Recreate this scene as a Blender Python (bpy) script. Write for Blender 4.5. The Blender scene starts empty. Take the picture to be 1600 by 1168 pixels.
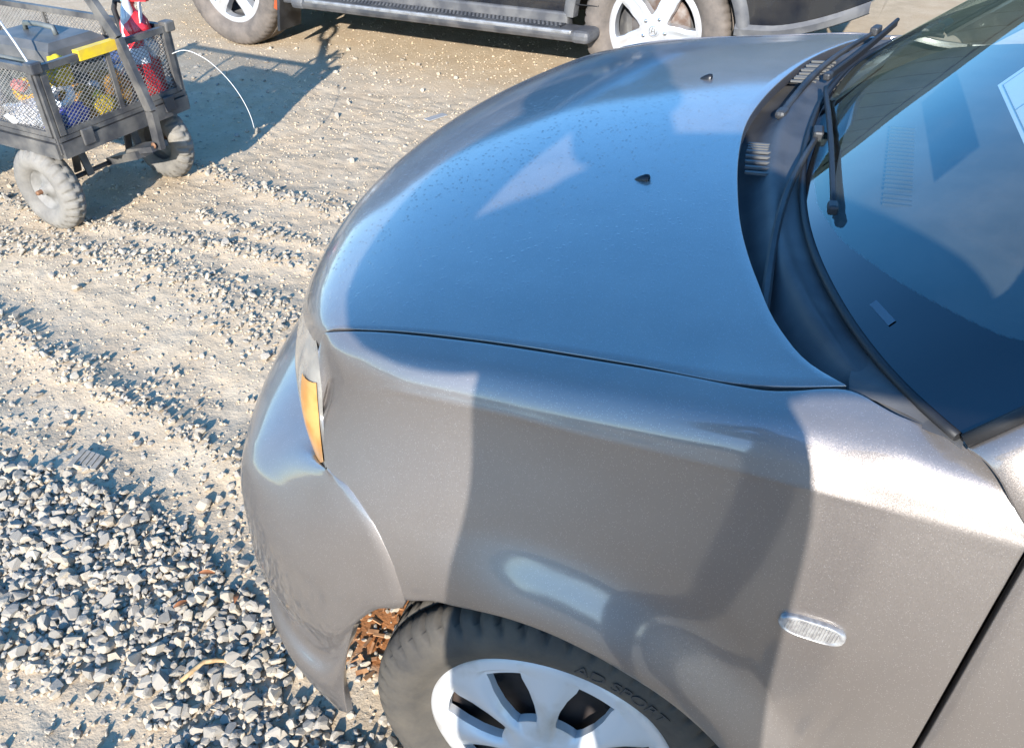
import bpy, bmesh, math, random
import numpy as np
from mathutils import Vector, Matrix, Euler

random.seed(7)
rng = np.random.default_rng(11)
R = math.radians
scene = bpy.context.scene
COL = scene.collection

# ------------------------------------------------------------------ camera, sky, sun, exposure
cam_data = bpy.data.cameras.new('camera')
cam = bpy.data.objects.new('camera', cam_data)
COL.objects.link(cam)
cam_data.sensor_width = 36.0
cam_data.sensor_fit = 'HORIZONTAL'
cam_data.lens = 1350.0 / 1600.0 * 36.0
cam_data.clip_start = 0.02
cam_data.clip_end = 3000
CY, CP, CR = R(22.27), R(36.17), R(-1.77)
_f = Vector((-math.sin(CY) * math.cos(CP), math.cos(CY) * math.cos(CP), -math.sin(CP)))
_r = Vector((math.cos(CY), math.sin(CY), 0))
_u = _r.cross(_f)
_r2 = _r * math.cos(CR) + _u * math.sin(CR)
_u2 = _r2.cross(_f)
CAM_LOC = Vector((0.245, -0.651, 1.508))
cam.matrix_world = Matrix(((_r2.x, _u2.x, -_f.x, CAM_LOC.x), (_r2.y, _u2.y, -_f.y, CAM_LOC.y),
                           (_r2.z, _u2.z, -_f.z, CAM_LOC.z), (0, 0, 0, 1)))
scene.camera = cam

SUN_EL = R(22.0)
SUN_AZ = Vector((0.18, -0.984, 0)).normalized()        # horizontal direction towards the sun
world = bpy.data.worlds.new('World')
scene.world = world
world.use_nodes = True
wn = world.node_tree
sky = wn.nodes.new('ShaderNodeTexSky')
sky.sky_type = 'NISHITA'
sky.sun_disc = False
sky.sun_elevation = SUN_EL
sky.sun_rotation = math.atan2(SUN_AZ.x, SUN_AZ.y)
sky.altitude = 200
sky.air_density = 0.9
sky.dust_density = 0.2
sky.ozone_density = 2.0
hsv = wn.nodes.new('ShaderNodeHueSaturation')
hsv.inputs['Saturation'].default_value = 1.40
hsv.inputs['Hue'].default_value = 0.504
gam = wn.nodes.new('ShaderNodeGamma')
gam.inputs['Gamma'].default_value = 0.88
wn.links.new(sky.outputs[0], gam.inputs['Color'])
wn.links.new(gam.outputs[0], hsv.inputs['Color'])
wn.links.new(hsv.outputs[0], wn.nodes['Background'].inputs[0])
wn.nodes['Background'].inputs[1].default_value = 0.15

sun_data = bpy.data.lights.new('sun', 'SUN')
sun_data.energy = 2.6
sun_data.angle = R(0.55)
sun_data.color = (1.0, 0.96, 0.91)
sun = bpy.data.objects.new('sun', sun_data)
COL.objects.link(sun)
sun_dir = Vector((-SUN_AZ.x * math.cos(SUN_EL), -SUN_AZ.y * math.cos(SUN_EL), -math.sin(SUN_EL)))
sun.rotation_euler = sun_dir.to_track_quat('-Z', 'Y').to_euler()
sun.location = (1, -6, 5)

scene.cycles.max_bounces = 6
scene.cycles.diffuse_bounces = 2
scene.cycles.glossy_bounces = 4
scene.cycles.transparent_max_bounces = 8
scene.cycles.caustics_reflective = False
scene.cycles.caustics_refractive = False
scene.view_settings.view_transform = 'Standard'
scene.view_settings.look = 'None'
scene.view_settings.gamma = 1.0
scene.view_settings.use_curve_mapping = False
scene.view_settings.exposure = 1.84

# ------------------------------------------------------------------ helpers: materials
def mat(name, color=(.5, .5, .5), rough=.5, metal=0., coat=0., coat_rough=.03, spec=.5,
        color2=None, nscale=20., ndetail=4., nlo=.4, nhi=.6, bump=0., bscale=200., bdist=.002,
        trans=0., ior=1.45, alpha=1., emit=None):
    m = bpy.data.materials.new(name)
    m.use_nodes = True
    nt = m.node_tree
    b = nt.nodes['Principled BSDF']
    b.inputs['Base Color'].default_value = (*color, 1)
    b.inputs['Roughness'].default_value = rough
    b.inputs['Metallic'].default_value = metal
    b.inputs['Coat Weight'].default_value = coat
    b.inputs['Coat Roughness'].default_value = coat_rough
    b.inputs['Specular IOR Level'].default_value = spec
    b.inputs['Transmission Weight'].default_value = trans
    b.inputs['IOR'].default_value = ior
    b.inputs['Alpha'].default_value = alpha
    if color2 is not None or bump:
        tc = nt.nodes.new('ShaderNodeTexCoord')
    if color2 is not None:
        n = nt.nodes.new('ShaderNodeTexNoise')
        n.inputs['Scale'].default_value = nscale
        n.inputs['Detail'].default_value = ndetail
        nt.links.new(tc.outputs['Object'], n.inputs['Vector'])
        mr = nt.nodes.new('ShaderNodeMapRange')
        mr.inputs[1].default_value = nlo
        mr.inputs[2].default_value = nhi
        nt.links.new(n.outputs['Fac'], mr.inputs[0])
        mx = nt.nodes.new('ShaderNodeMix')
        mx.data_type = 'RGBA'
        mx.inputs[6].default_value = (*color, 1)
        mx.inputs[7].default_value = (*color2, 1)
        nt.links.new(mr.outputs[0], mx.inputs[0])
        nt.links.new(mx.outputs[2], b.inputs['Base Color'])
    if bump:
        n2 = nt.nodes.new('ShaderNodeTexNoise')
        n2.inputs['Scale'].default_value = bscale
        n2.inputs['Detail'].default_value = 3
        nt.links.new(tc.outputs['Object'], n2.inputs['Vector'])
        bp = nt.nodes.new('ShaderNodeBump')
        bp.inputs['Strength'].default_value = bump
        bp.inputs['Distance'].default_value = bdist
        nt.links.new(n2.outputs['Fac'], bp.inputs['Height'])
        nt.links.new(bp.outputs[0], b.inputs['Normal'])
    return m

def node(nt, kind, **kw):
    n = nt.nodes.new(kind)
    for k, v in kw.items():
        setattr(n, k, v)
    return n

def math_node(nt, op, a, b=None, clamp=False):
    n = nt.nodes.new('ShaderNodeMath')
    n.operation = op
    n.use_clamp = clamp
    for i, v in enumerate((a, b)):
        if v is None:
            continue
        if isinstance(v, (int, float)):
            n.inputs[i].default_value = v
        else:
            nt.links.new(v, n.inputs[i])
    return n.outputs[0]

def mix_col(nt, fac, c1, c2):
    mx = nt.nodes.new('ShaderNodeMix')
    mx.data_type = 'RGBA'
    for i, v in ((0, fac), (6, c1), (7, c2)):
        if isinstance(v, tuple):
            mx.inputs[i].default_value = (*v, 1)
        elif isinstance(v, (int, float)):
            mx.inputs[i].default_value = v
        else:
            nt.links.new(v, mx.inputs[i])
    return mx.outputs[2]

# ------------------------------------------------------------------ helpers: meshes and objects
class MB:
    """collects faces for one mesh"""
    def __init__(s):
        s.v = []; s.f = []; s.sm = []
    def add(s, verts, faces, smooth=False):
        o = len(s.v)
        s.v.extend([tuple(map(float, q)) for q in verts])
        s.f.extend([tuple(i + o for i in f) for f in faces])
        s.sm.extend([smooth] * len(faces))
        return s
    def box(s, c, size, rot=None, bevel=0.0):
        hx, hy, hz = (q / 2 for q in size)
        M = (rot.to_matrix() if isinstance(rot, Euler) else rot) if rot is not None else Matrix.Identity(3)
        if bevel <= 0:
            vs = [Vector((x, y, z)) for x in (-hx, hx) for y in (-hy, hy) for z in (-hz, hz)]
            fs = [(0, 1, 3, 2), (4, 6, 7, 5), (0, 4, 5, 1), (2, 3, 7, 6), (0, 2, 6, 4), (1, 5, 7, 3)]
        else:
            bm = bmesh.new()
            bmesh.ops.create_cube(bm, size=1)
            for q in bm.verts:
                q.co = Vector((q.co.x * 2 * hx, q.co.y * 2 * hy, q.co.z * 2 * hz))
            bmesh.ops.bevel(bm, geom=list(bm.edges), offset=bevel, segments=2, affect='EDGES', profile=.5)
            bm.verts.index_update()
            vs = [q.co.copy() for q in bm.verts]
            fs = [tuple(q.index for q in f.verts) for f in bm.faces]
            bm.free()
        c = Vector(c)
        return s.add([M @ q + c for q in vs], fs)
    def bar(s, a, b, w, h=None, up=(0, 0, 1)):
        """box-section bar from a to b"""
        a = Vector(a); b = Vector(b); h = h or w
        d = (b - a).normalized()
        u = Vector(up)
        if abs(d.dot(u)) > .95:
            u = Vector((1, 0, 0))
        r = d.cross(u).normalized(); u = r.cross(d)
        vs = []
        for p in (a, b):
            for i, j in ((-1, -1), (1, -1), (1, 1), (-1, 1)):
                vs.append(p + r * i * w / 2 + u * j * h / 2)
        return s.add(vs, [(3, 2, 1, 0), (4, 5, 6, 7), (0, 1, 5, 4), (1, 2, 6, 5), (2, 3, 7, 6), (3, 0, 4, 7)])
    def tube(s, pts, r, n=10, cap=True, closed=False):
        pts = [Vector(p) for p in pts]
        m = len(pts)
        rr = r if hasattr(r, '__len__') else [r] * m
        vs = []; fs = []
        ref = None
        for i, p in enumerate(pts):
            if closed:
                d = (pts[(i + 1) % m] - pts[i - 1]).normalized()
            else:
                d = (pts[min(i + 1, m - 1)] - pts[max(i - 1, 0)]).normalized()
            if ref is None:
                ref = Vector((0, 0, 1)) if abs(d.z) < .9 else Vector((1, 0, 0))
            x = (ref - d * ref.dot(d)).normalized(); y = d.cross(x); ref = x
            for k in range(n):
                t = 2 * math.pi * k / n
                vs.append(p + (x * math.cos(t) + y * math.sin(t)) * rr[i])
        for i in range(m if closed else m - 1):
            i2 = (i + 1) % m
            for k in range(n):
                k2 = (k + 1) % n
                fs.append((i * n + k, i * n + k2, i2 * n + k2, i2 * n + k))
        s.add(vs, fs, True)
        if cap and not closed:
            o = len(s.v) - m * n
            s.f.append(tuple(o + k for k in reversed(range(n)))); s.sm.append(False)
            s.f.append(tuple(o + (m - 1) * n + k for k in range(n))); s.sm.append(False)
        return s
    def lathe(s, prof, n=48, M=None, smooth=True, mod=None):
        """prof: (radius, axial) pairs, axis = +Z before M"""
        vs = []; fs = []
        m = len(prof)
        for k in range(n):
            t = 2 * math.pi * k / n
            for i, (r, a) in enumerate(prof):
                if mod:
                    r, a = mod(i, k, r, a)
                q = Vector((r * math.cos(t), r * math.sin(t), a))
                vs.append(M @ q if M is not None else q)
        for k in range(n):
            k2 = (k + 1) % n
            for i in range(m - 1):
                fs.append((k * m + i, k2 * m + i, k2 * m + i + 1, k * m + i + 1))
        return s.add(vs, fs, smooth)
    def grid(s, G, flip=False, smooth=True):
        m, n = G.shape[:2]
        fs = []
        for i in range(m - 1):
            for j in range(n - 1):
                q = (i * n + j, (i + 1) * n + j, (i + 1) * n + j + 1, i * n + j + 1)
                fs.append(q[::-1] if flip else q)
        return s.add(G.reshape(-1, 3), fs, smooth)
    def build(s, name, material, parent=None, world=None, sharp=None):
        me = bpy.data.meshes.new(name)
        me.from_pydata(s.v, [], s.f)
        me.polygons.foreach_set('use_smooth', s.sm)
        me.materials.append(material)
        me.update()
        if sharp is not None:
            me.set_sharp_from_angle(angle=R(sharp))
        return link(name, me, parent, world)

def link(name, me, parent=None, world=None):
    o = bpy.data.objects.new(name, me)
    COL.objects.link(o)
    if parent is not None:
        o.parent = parent
        if world is not None:                    # mesh given in world coordinates
            o.matrix_parent_inverse = world.inverted()
    return o

def tag(o, label, category, group=None):
    o['label'] = label
    o['category'] = category
    if group:
        o['group'] = group
    return o

def empty(name, loc=(0, 0, 0), rz=0.0, label=None, category=None, group=None):
    o = bpy.data.objects.new(name, None)
    COL.objects.link(o)
    o.empty_display_size = .1
    o.location = loc
    o.rotation_euler = (0, 0, rz)
    if label:
        tag(o, label, category, group)
    return o

def structure(o):
    o['kind'] = 'structure'
    return o

# ------------------------------------------------------------------ helpers: surfaces through a net of points
def interp_axis0(A, k):
    """smooth (C1) interpolation of A along axis 0, k steps per span, chord-length parameters"""
    m = A.shape[0]
    d = np.sqrt(((A[1:] - A[:-1]) ** 2).sum(-1)).reshape(m - 1, -1).mean(1)
    t = np.concatenate([[0], np.cumsum(np.maximum(d, 1e-5))])
    h = np.diff(t)
    sh = (-1,) + (1,) * (A.ndim - 1)
    s = np.diff(A, axis=0) / h.reshape(sh)
    T = np.empty_like(A)
    w = (h[1:] / (h[:-1] + h[1:])).reshape(sh)
    T[1:-1] = s[:-1] * w + s[1:] * (1 - w)
    T[0] = 1.5 * s[0] - .5 * T[1]
    T[-1] = 1.5 * s[-1] - .5 * T[-2]
    out = []
    for i in range(m - 1):
        kk = k[i] if hasattr(k, '__len__') else k
        for q in range(kk + (1 if i == m - 2 else 0)):
            x = q / kk
            out.append((2 * x**3 - 3 * x**2 + 1) * A[i] + (x**3 - 2 * x**2 + x) * h[i] * T[i]
                       + (-2 * x**3 + 3 * x**2) * A[i + 1] + (x**3 - x**2) * h[i] * T[i + 1])
    return np.array(out)

def surf(net, ku, kv, fair=0):
    A = interp_axis0(np.asarray(net, float), ku)
    A = interp_axis0(A.transpose(1, 0, 2), kv).transpose(1, 0, 2)
    for _ in range(fair):
        B = A.copy()
        B[1:-1, 1:-1] = A[1:-1, 1:-1] * .5 + .125 * (A[2:, 1:-1] + A[:-2, 1:-1] + A[1:-1, 2:] + A[1:-1, :-2])
        A = B
    return A

def grid_normals(G):
    du = np.gradient(G, axis=0); dv = np.gradient(G, axis=1)
    n = np.cross(du, dv)
    return n / np.maximum(np.linalg.norm(n, axis=-1, keepdims=True), 1e-9)

def panel(name, G, material, parent, world, out_sign=1, depth=.014, lip=.0018, edges='uUvV'):
    """sheet-metal panel: a grid with a rounded edge folded back by depth"""
    N = grid_normals(G) * out_sign
    mb = MB()
    mb.grid(G, flip=(out_sign < 0))
    m, n = G.shape[:2]
    loops = []
    if 'u' in edges: loops.append(([(0, j) for j in range(n)], [(1, j) for j in range(n)]))
    if 'U' in edges: loops.append(([(m - 1, j) for j in range(n)], [(m - 2, j) for j in range(n)]))
    if 'v' in edges: loops.append(([(i, 0) for i in range(m)], [(i, 1) for i in range(m)]))
    if 'V' in edges: loops.append(([(i, n - 1) for i in range(m)], [(i, n - 2) for i in range(m)]))
    for ring, inner in loops:
        P = np.array([G[q] for q in ring]); Q = np.array([G[q] for q in inner]); NN = np.array([N[q] for q in ring])
        o = P - Q
        o -= NN * (o * NN).sum(-1, keepdims=True)
        o /= np.maximum(np.linalg.norm(o, axis=-1, keepdims=True), 1e-9)
        r1 = P + o * lip * .7 - NN * lip * .35
        r2 = P + o * lip - NN * lip * 1.2
        r3 = P + o * lip - NN * depth
        mb.grid(np.stack([P, r1, r2, r3]))
    me = mb.build(name, material, parent, world)
    bm = bmesh.new(); bm.from_mesh(me.data)
    bmesh.ops.remove_doubles(bm, verts=bm.verts, dist=1e-6)
    bmesh.ops.recalc_face_normals(bm, faces=bm.faces)
    bm.to_mesh(me.data); bm.free()
    return me

def pl_interp(x, xs, ys):
    return float(np.interp(x, xs, ys))

def smooth_noise2(x, y, seed=0, freq=1.0, octaves=4):
    """value noise for height fields (numpy arrays)"""
    r = np.random.default_rng(seed)
    tab = r.random((256, 256))
    tot = np.zeros_like(x); amp = 1.0; norm = 0
    for o in range(octaves):
        fx = x * freq; fy = y * freq
        ix = np.floor(fx).astype(int); iy = np.floor(fy).astype(int)
        tx = fx - ix; ty = fy - iy
        tx = tx * tx * (3 - 2 * tx); ty = ty * ty * (3 - 2 * ty)
        g = lambda a, b: tab[a % 256, b % 256]
        v = (g(ix, iy) * (1 - tx) + g(ix + 1, iy) * tx) * (1 - ty) + (g(ix, iy + 1) * (1 - tx) + g(ix + 1, iy + 1) * tx) * ty
        tot += v * amp; norm += amp
        amp *= .5; freq *= 2.03
    return tot / norm

# ------------------------------------------------------------------ ground
GRAVEL_POLY = [(-2.6, .42), (-1.65, .41), (-1.41, .46), (-1.18, .42), (-.96, .38), (-.72, .27), (-.57, .165), (-.40, .09),
               (-.28, .0), (-.30, -.3), (-.55, -.2), (-.70, -.06), (-.86, .01), (-1.0, -.02), (-1.14, -.06), (-1.6, -.12), (-2.6, -.15)]
ROWS = [  # ridges of loose stones pushed up beside the wheel tracks: points and half width
    ([(-3.6, 1.15), (-2.22, .95), (-1.73, .82), (-1.54, .77), (-1.14, .67), (-.80, .60)], .045),
    ([(-3.6, 1.5), (-2.64, 1.40), (-2.29, 1.46), (-1.96, 1.42), (-1.65, 1.38), (-1.29, 1.32), (-.75, 1.22)], .085),
    ([(-4.2, 1.85), (-3.02, 1.69), (-2.64, 1.62), (-2.28, 1.63), (-1.99, 1.64), (-1.3, 1.62)], .05),
    ([(-2.1, 1.83), (-1.87, 1.79), (-1.68, 1.77), (-1.3, 1.74), (-.9, 1.7)], .035),
    ([(-3.0, 2.4), (-2.34, 2.22), (-2.03, 2.11), (-1.75, 2.07), (-1.2, 2.02)], .05),
    ([(-1.55, 1.24), (-1.2, 1.13), (-.9, 1.05)], .07),
]
def seg_dist(x, y, pts):
    best = np.full(x.shape, 9e9); side = np.zeros(x.shape)
    for (ax, ay), (bx, by) in zip(pts[:-1], pts[1:]):
        dx, dy = bx - ax, by - ay
        L = dx * dx + dy * dy
        t = np.clip(((x - ax) * dx + (y - ay) * dy) / L, 0, 1)
        d = np.hypot(x - ax - t * dx, y - ay - t * dy)
        s = np.sign((x - ax) * dy - (y - ay) * dx)
        side = np.where(d < best, s, side); best = np.minimum(best, d)
    return best, side
def in_poly(x, y, poly):
    r = np.zeros(x.shape, bool)
    n = len(poly)
    for i in range(n):
        x1, y1 = poly[i]; x2, y2 = poly[(i + 1) % n]
        c = ((y1 > y) != (y2 > y)) & (x < (x2 - x1) * (y - y1) / (y2 - y1 + 1e-12) + x1)
        r ^= c
    return r
def ground_z(x, y):
    x = np.asarray(x, float); y = np.asarray(y, float)
    near = np.exp(-np.maximum(0, np.hypot(x + 1.2, y - 1.2) - 6) / 4)
    z = (smooth_noise2(x + 40, y + 40, 1, 1.1, 3) - .5) * .03
    ox = np.maximum(0, np.maximum(-3.3 - x, x - 0.0)); oy = np.maximum(0, np.maximum(-.35 - y, y - 3.4))
    fine = np.exp(-np.hypot(ox, oy) / .35)
    z = z + (smooth_noise2(x + 40, y + 40, 2, 9, 4) - .5) * .014 * fine
    z = z + (smooth_noise2((x + 40) * .55 + y * .25, y + 40 + x * .22, 3, 42, 2) - .5) * .007 * fine
    for pts, w in ROWS:
        d, _ = seg_dist(x, y, pts)
        z = z + .010 * np.exp(-(d / (w * 1.2)) ** 2) * (.5 + smooth_noise2(x + 40, y + 40, 5, 5, 2))
    # shallow wheel tracks between the ridges
    for (pts, w), off in ((ROWS[0], .0),):
        d, _ = seg_dist(x, y, [(px, py + .16) for px, py in pts])
        z = z - .010 * np.exp(-(d / .09) ** 2)
        d, _ = seg_dist(x, y, [(px, py - .15) for px, py in pts])
        z = z - .008 * np.exp(-(d / .08) ** 2)
    flat = np.exp(-((x - .2) ** 2 + (y - .8) ** 2) / .5)      # under the parked car
    return z * near * (1 - .6 * flat)

def axis_steps(lo, hi, fine, far, grow=1.16):
    c = list(np.arange(lo, hi, fine))
    a = []; s = fine; p = lo
    while p > -far:
        s *= grow; p -= s; a.append(p)
    b = []; s = fine; p = c[-1]
    while p < far:
        s *= grow; p += s; b.append(p)
    return np.array(a[::-1] + c + b)
gx = axis_steps(-3.3, 0.0, .0105, 900)
gy = axis_steps(-.35, 3.4, .0115, 900)
GX, GY = np.meshgrid(gx, gy, indexing='ij')
GZ = ground_z(GX, GY)

def ground_material():
    m = bpy.data.materials.new('dusty_ground'); m.use_nodes = True
    nt = m.node_tree; b = nt.nodes['Principled BSDF']
    tc = node(nt, 'ShaderNodeTexCoord')
    def noise(scale, detail=5, rough=.55):
        n = node(nt, 'ShaderNodeTexNoise')
        n.inputs['Scale'].default_value = scale; n.inputs['Detail'].default_value = detail
        n.inputs['Roughness'].default_value = rough
        nt.links.new(tc.outputs['Object'], n.inputs['Vector'])
        return n.outputs['Fac']
    def ramp(f, lo, hi):
        mr = node(nt, 'ShaderNodeMapRange'); mr.inputs[1].default_value = lo; mr.inputs[2].default_value = hi
        nt.links.new(f, mr.inputs[0]); return mr.outputs[0]
    c = mix_col(nt, ramp(noise(1.3), .38, .62), (.52, .39, .25), (.48, .375, .25))
    c = mix_col(nt, ramp(noise(7, 6), .42, .66), c, (.57, .45, .305))
    c = mix_col(nt, ramp(noise(55, 5, .7), .56, .78), c, (.39, .30, .205))
    # reddish soil beside the front wheel
    mp = node(nt, 'ShaderNodeVectorMath', operation='DISTANCE')
    nt.links.new(tc.outputs['Object'], mp.inputs[0]); mp.inputs[1].default_value = (-.43, .37, 0)
    dd = math_node(nt, 'ADD', mp.outputs['Value'], math_node(nt, 'MULTIPLY', math_node(nt, 'SUBTRACT', noise(14, 3), .5), .14))
    c = mix_col(nt, ramp(dd, .17, .12), c, (.36, .15, .055))
    nt.links.new(c, b.inputs['Base Color'])
    b.inputs['Roughness'].default_value = .95
    b.inputs['Specular IOR Level'].default_value = .15
    h = math_node(nt, 'ADD', math_node(nt, 'MULTIPLY', noise(150, 4, .65), .7), math_node(nt, 'MULTIPLY', noise(60, 4, .6), 1.4))
    bp = node(nt, 'ShaderNodeBump'); bp.inputs['Strength'].default_value = .5; bp.inputs['Distance'].default_value = .006
    nt.links.new(h, bp.inputs['Height']); nt.links.new(bp.outputs[0], b.inputs['Normal'])
    return m
M_ground = ground_material()
mb = MB()
me = bpy.data.meshes.new('ground')
nx, ny = GX.shape
idx = np.arange(nx * ny).reshape(nx, ny)
quads = np.stack([idx[:-1, :-1], idx[1:, :-1], idx[1:, 1:], idx[:-1, 1:]], -1).reshape(-1, 4)
me.from_pydata(np.stack([GX, GY, GZ], -1).reshape(-1, 3).tolist(), [], quads.tolist())
me.polygons.foreach_set('use_smooth', [True] * len(me.polygons))
me.materials.append(M_ground)
ground = structure(link('ground', me))
# low dry hills all round, far off
M_hill = mat('dry_hillside', (.16, .15, .09), .95, color2=(.24, .21, .14), nscale=.03, ndetail=6)
G = []
for k in range(145):
    a = 2 * math.pi * k / 144
    hgt = 14 + 9 * math.sin(a * 3 + 1) + 5 * math.sin(a * 7 + .4) + 3 * math.sin(a * 17) + 2 * math.sin(a * 31 + 2)
    G.append([(math.cos(a) * r_, math.sin(a) * r_, hgt * f_ - 1.0) for r_, f_ in ((170, 0), (195, .45), (225, .8), (260, 1), (330, .9))])
structure(MB().grid(np.array(G)).build('hills', M_hill))

def stone_material():
    m = bpy.data.materials.new('crushed_stone'); m.use_nodes = True
    nt = m.node_tree; b = nt.nodes['Principled BSDF']
    g = node(nt, 'ShaderNodeNewGeometry'); oi = node(nt, 'ShaderNodeObjectInfo')
    f = math_node(nt, 'FRACT', math_node(nt, 'ADD', g.outputs['Random Per Island'], oi.outputs['Random']))
    cr = node(nt, 'ShaderNodeValToRGB')
    el = cr.color_ramp.elements
    el[0].position = 0; el[0].color = (.19, .17, .14, 1)
    el[1].position = 1; el[1].color = (.50, .42, .31, 1)
    for p, c in ((.25, (.29, .262, .22)), (.5, (.36, .318, .255)), (.72, (.44, .355, .245)), (.86, (.31, .28, .235))):
        e = el.new(p); e.color = (*c, 1)
    nt.links.new(f, cr.inputs[0])
    tc = node(nt, 'ShaderNodeTexCoord')
    n = node(nt, 'ShaderNodeTexNoise'); n.inputs['Scale'].default_value = 160; n.inputs['Detail'].default_value = 4
    nt.links.new(tc.outputs['Object'], n.inputs['Vector'])
    mr = node(nt, 'ShaderNodeMapRange'); mr.inputs[1].default_value = .42; mr.inputs[2].default_value = .72
    nt.links.new(n.outputs['Fac'], mr.inputs[0])
    c = mix_col(nt, math_node(nt, 'MULTIPLY', mr.outputs[0], .75), cr.outputs[0], (.52, .43, .31))
    nt.links.new(c, b.inputs['Base Color'])
    b.inputs['Roughness'].default_value = .9; b.inputs['Specular IOR Level'].default_value = .2
    bp = node(nt, 'ShaderNodeBump'); bp.inputs['Strength'].default_value = .4; bp.inputs['Distance'].default_value = .002
    nt.links.new(n.outputs['Fac'], bp.inputs['Height']); nt.links.new(bp.outputs[0], b.inputs['Normal'])
    return m
M_stone = stone_material()
M_pebble = mat('dusty_pebble', (.60, .455, .295), .95, spec=.15, color2=(.42, .36, .27), nscale=30)

def stone_proto(seed, pts=14):
    r = random.Random(seed)
    bm = bmesh.new()
    fl = (1.0, r.uniform(.62, .95), r.uniform(.45, .8))
    for _ in range(pts):
        d = Vector((r.gauss(0, 1), r.gauss(0, 1), r.gauss(0, 1))).normalized() * r.uniform(.93, 1.05)
        bm.verts.new((d.x * fl[0], d.y * fl[1], d.z * fl[2]))
    bmesh.ops.convex_hull(bm, input=bm.verts)
    for v in [v for v in bm.verts if not v.link_faces]:
        bm.verts.remove(v)
    bmesh.ops.triangulate(bm, faces=bm.faces)
    bm.verts.index_update()
    V = np.array([v.co[:] for v in bm.verts]); F = np.array([[q.index for q in f.verts] for f in bm.faces])
    bm.free()
    return V, F
PROTO = [stone_proto(100 + i, 18 + i % 6) for i in range(28)]

def rand_rot(n):
    q = rng.normal(size=(n, 4)); q /= np.linalg.norm(q, axis=1, keepdims=True)
    w, x, y, z = q.T
    return np.stack([np.stack([1 - 2 * (y * y + z * z), 2 * (x * y - z * w), 2 * (x * z + y * w)], -1),
                     np.stack([2 * (x * y + z * w), 1 - 2 * (x * x + z * z), 2 * (y * z - x * w)], -1),
                     np.stack([2 * (x * z - y * w), 2 * (y * z + x * w), 1 - 2 * (x * x + y * y)], -1)], 1)
def flat_rot(n, tilt=.45):
    a = rng.uniform(0, 2 * math.pi, n); tx = rng.normal(0, tilt, n); ty = rng.normal(0, tilt, n)
    out = np.empty((n, 3, 3))
    for i in range(n):
        out[i] = np.array(Euler((tx[i], ty[i], a[i]), 'XYZ').to_matrix())
    return out

def scatter(xmin, xmax, ymin, ymax, step):
    xs = np.arange(xmin, xmax, step); ys = np.arange(ymin, ymax, step)
    X, Y = np.meshgrid(xs, ys, indexing='ij')
    return (X + rng.uniform(-.5, .5, X.shape) * step).ravel(), (Y + rng.uniform(-.5, .5, X.shape) * step).ravel()

SX, SY, SR, SZ = [], [], [], []
def put(x, y, r, lift):
    SX.append(x); SY.append(y); SR.append(r); SZ.append(lift)
# dense crushed stone
x, y = scatter(-2.6, -.28, -.32, .5, .0135)
jx = x + (smooth_noise2(x + 40, y + 40, 21, 9, 3) - .5) * .16; jy = y + (smooth_noise2(x + 40, y + 40, 22, 9, 3) - .5) * .16
k = in_poly(jx, jy, GRAVEL_POLY) & (rng.random(x.size) < .82)
x, y = x[k], y[k]
put(x, y, np.clip(rng.lognormal(math.log(.0098), .48, x.size), .005, .022), rng.uniform(.0, .007, x.size))
# a fringe of the same stones thinning out round it
x, y = scatter(-3.0, -.05, -.5, .95, .02)
fr = np.zeros(x.size)
for sx, sy in ((.1, 0), (-.1, 0), (0, .12), (0, -.1), (.07, .07), (0, .2)):
    fr += in_poly(x + sx, y - sy, GRAVEL_POLY)
dens = .13 + .10 * fr
dens *= .4 + 1.3 * smooth_noise2(x + 40, y + 40, 23, 5, 3)
k = rng.random(x.size) < dens
x, y = x[k], y[k]
put(x, y, np.clip(rng.lognormal(math.log(.0078), .4, x.size), .003, .017), rng.uniform(-.003, .003, x.size))
# ridges
for pts, w in ROWS:
    x, y = scatter(-4.2, -.4, .4, 2.6, .016)
    d, side = seg_dist(x, y, pts)
    wl = w * (.55 + .9 * smooth_noise2(x + 40, y + 40, 31, 4, 2))
    k = rng.random(x.size) < .55 * np.exp(-(d / wl) ** 2)
    x, y = x[k], y[k]
    put(x, y, np.clip(rng.lognormal(math.log(.0074), .42, x.size), .003, .020), rng.uniform(-.002, .006, x.size))
# scattered bigger stones everywhere
x, y = scatter(-4.5, .2, -.5, 4.2, .075)
k = rng.random(x.size) < .42
put(x[k], y[k], np.clip(rng.lognormal(math.log(.0085), .45, k.sum()), .004, .022), rng.uniform(-.004, .002, k.sum()))
# loose stones by the front wheel, on the red soil
x, y = scatter(-.62, -.2, .1, .6, .04)
k = rng.random(x.size) < .5
put(x[k], y[k], np.clip(rng.lognormal(math.log(.011), .3, k.sum()), .006, .02), rng.uniform(-.002, .003, k.sum()))
SX, SY, SR, SZ = map(np.concatenate, (SX, SY, SR, SZ))
SB = ground_z(SX, SY) + SZ + SR * .30

def stones_mesh(name, X, Y, Z, Rr, material, tilt=.5):
    n = X.size
    rot = flat_rot(n, tilt)
    vs = []; fs = []; o = 0
    kind = rng.integers(0, len(PROTO), n)
    for p in range(len(PROTO)):
        s = np.where(kind == p)[0]
        V, F = PROTO[p]
        if not s.size:
            continue
        W = np.einsum('nij,vj->nvi', rot[s], V) * Rr[s][:, None, None] + np.stack([X[s], Y[s], Z[s]], -1)[:, None, :]
        vs.append(W.reshape(-1, 3))
        fs.append((F[None] + (np.arange(s.size) * len(V))[:, None, None] + o).reshape(-1, 3))
        o += s.size * len(V)
    me = bpy.data.meshes.new(name)
    me.from_pydata(np.concatenate(vs).tolist(), [], np.concatenate(fs).tolist())
    me.materials.append(material)
    return link(name, me)

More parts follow.
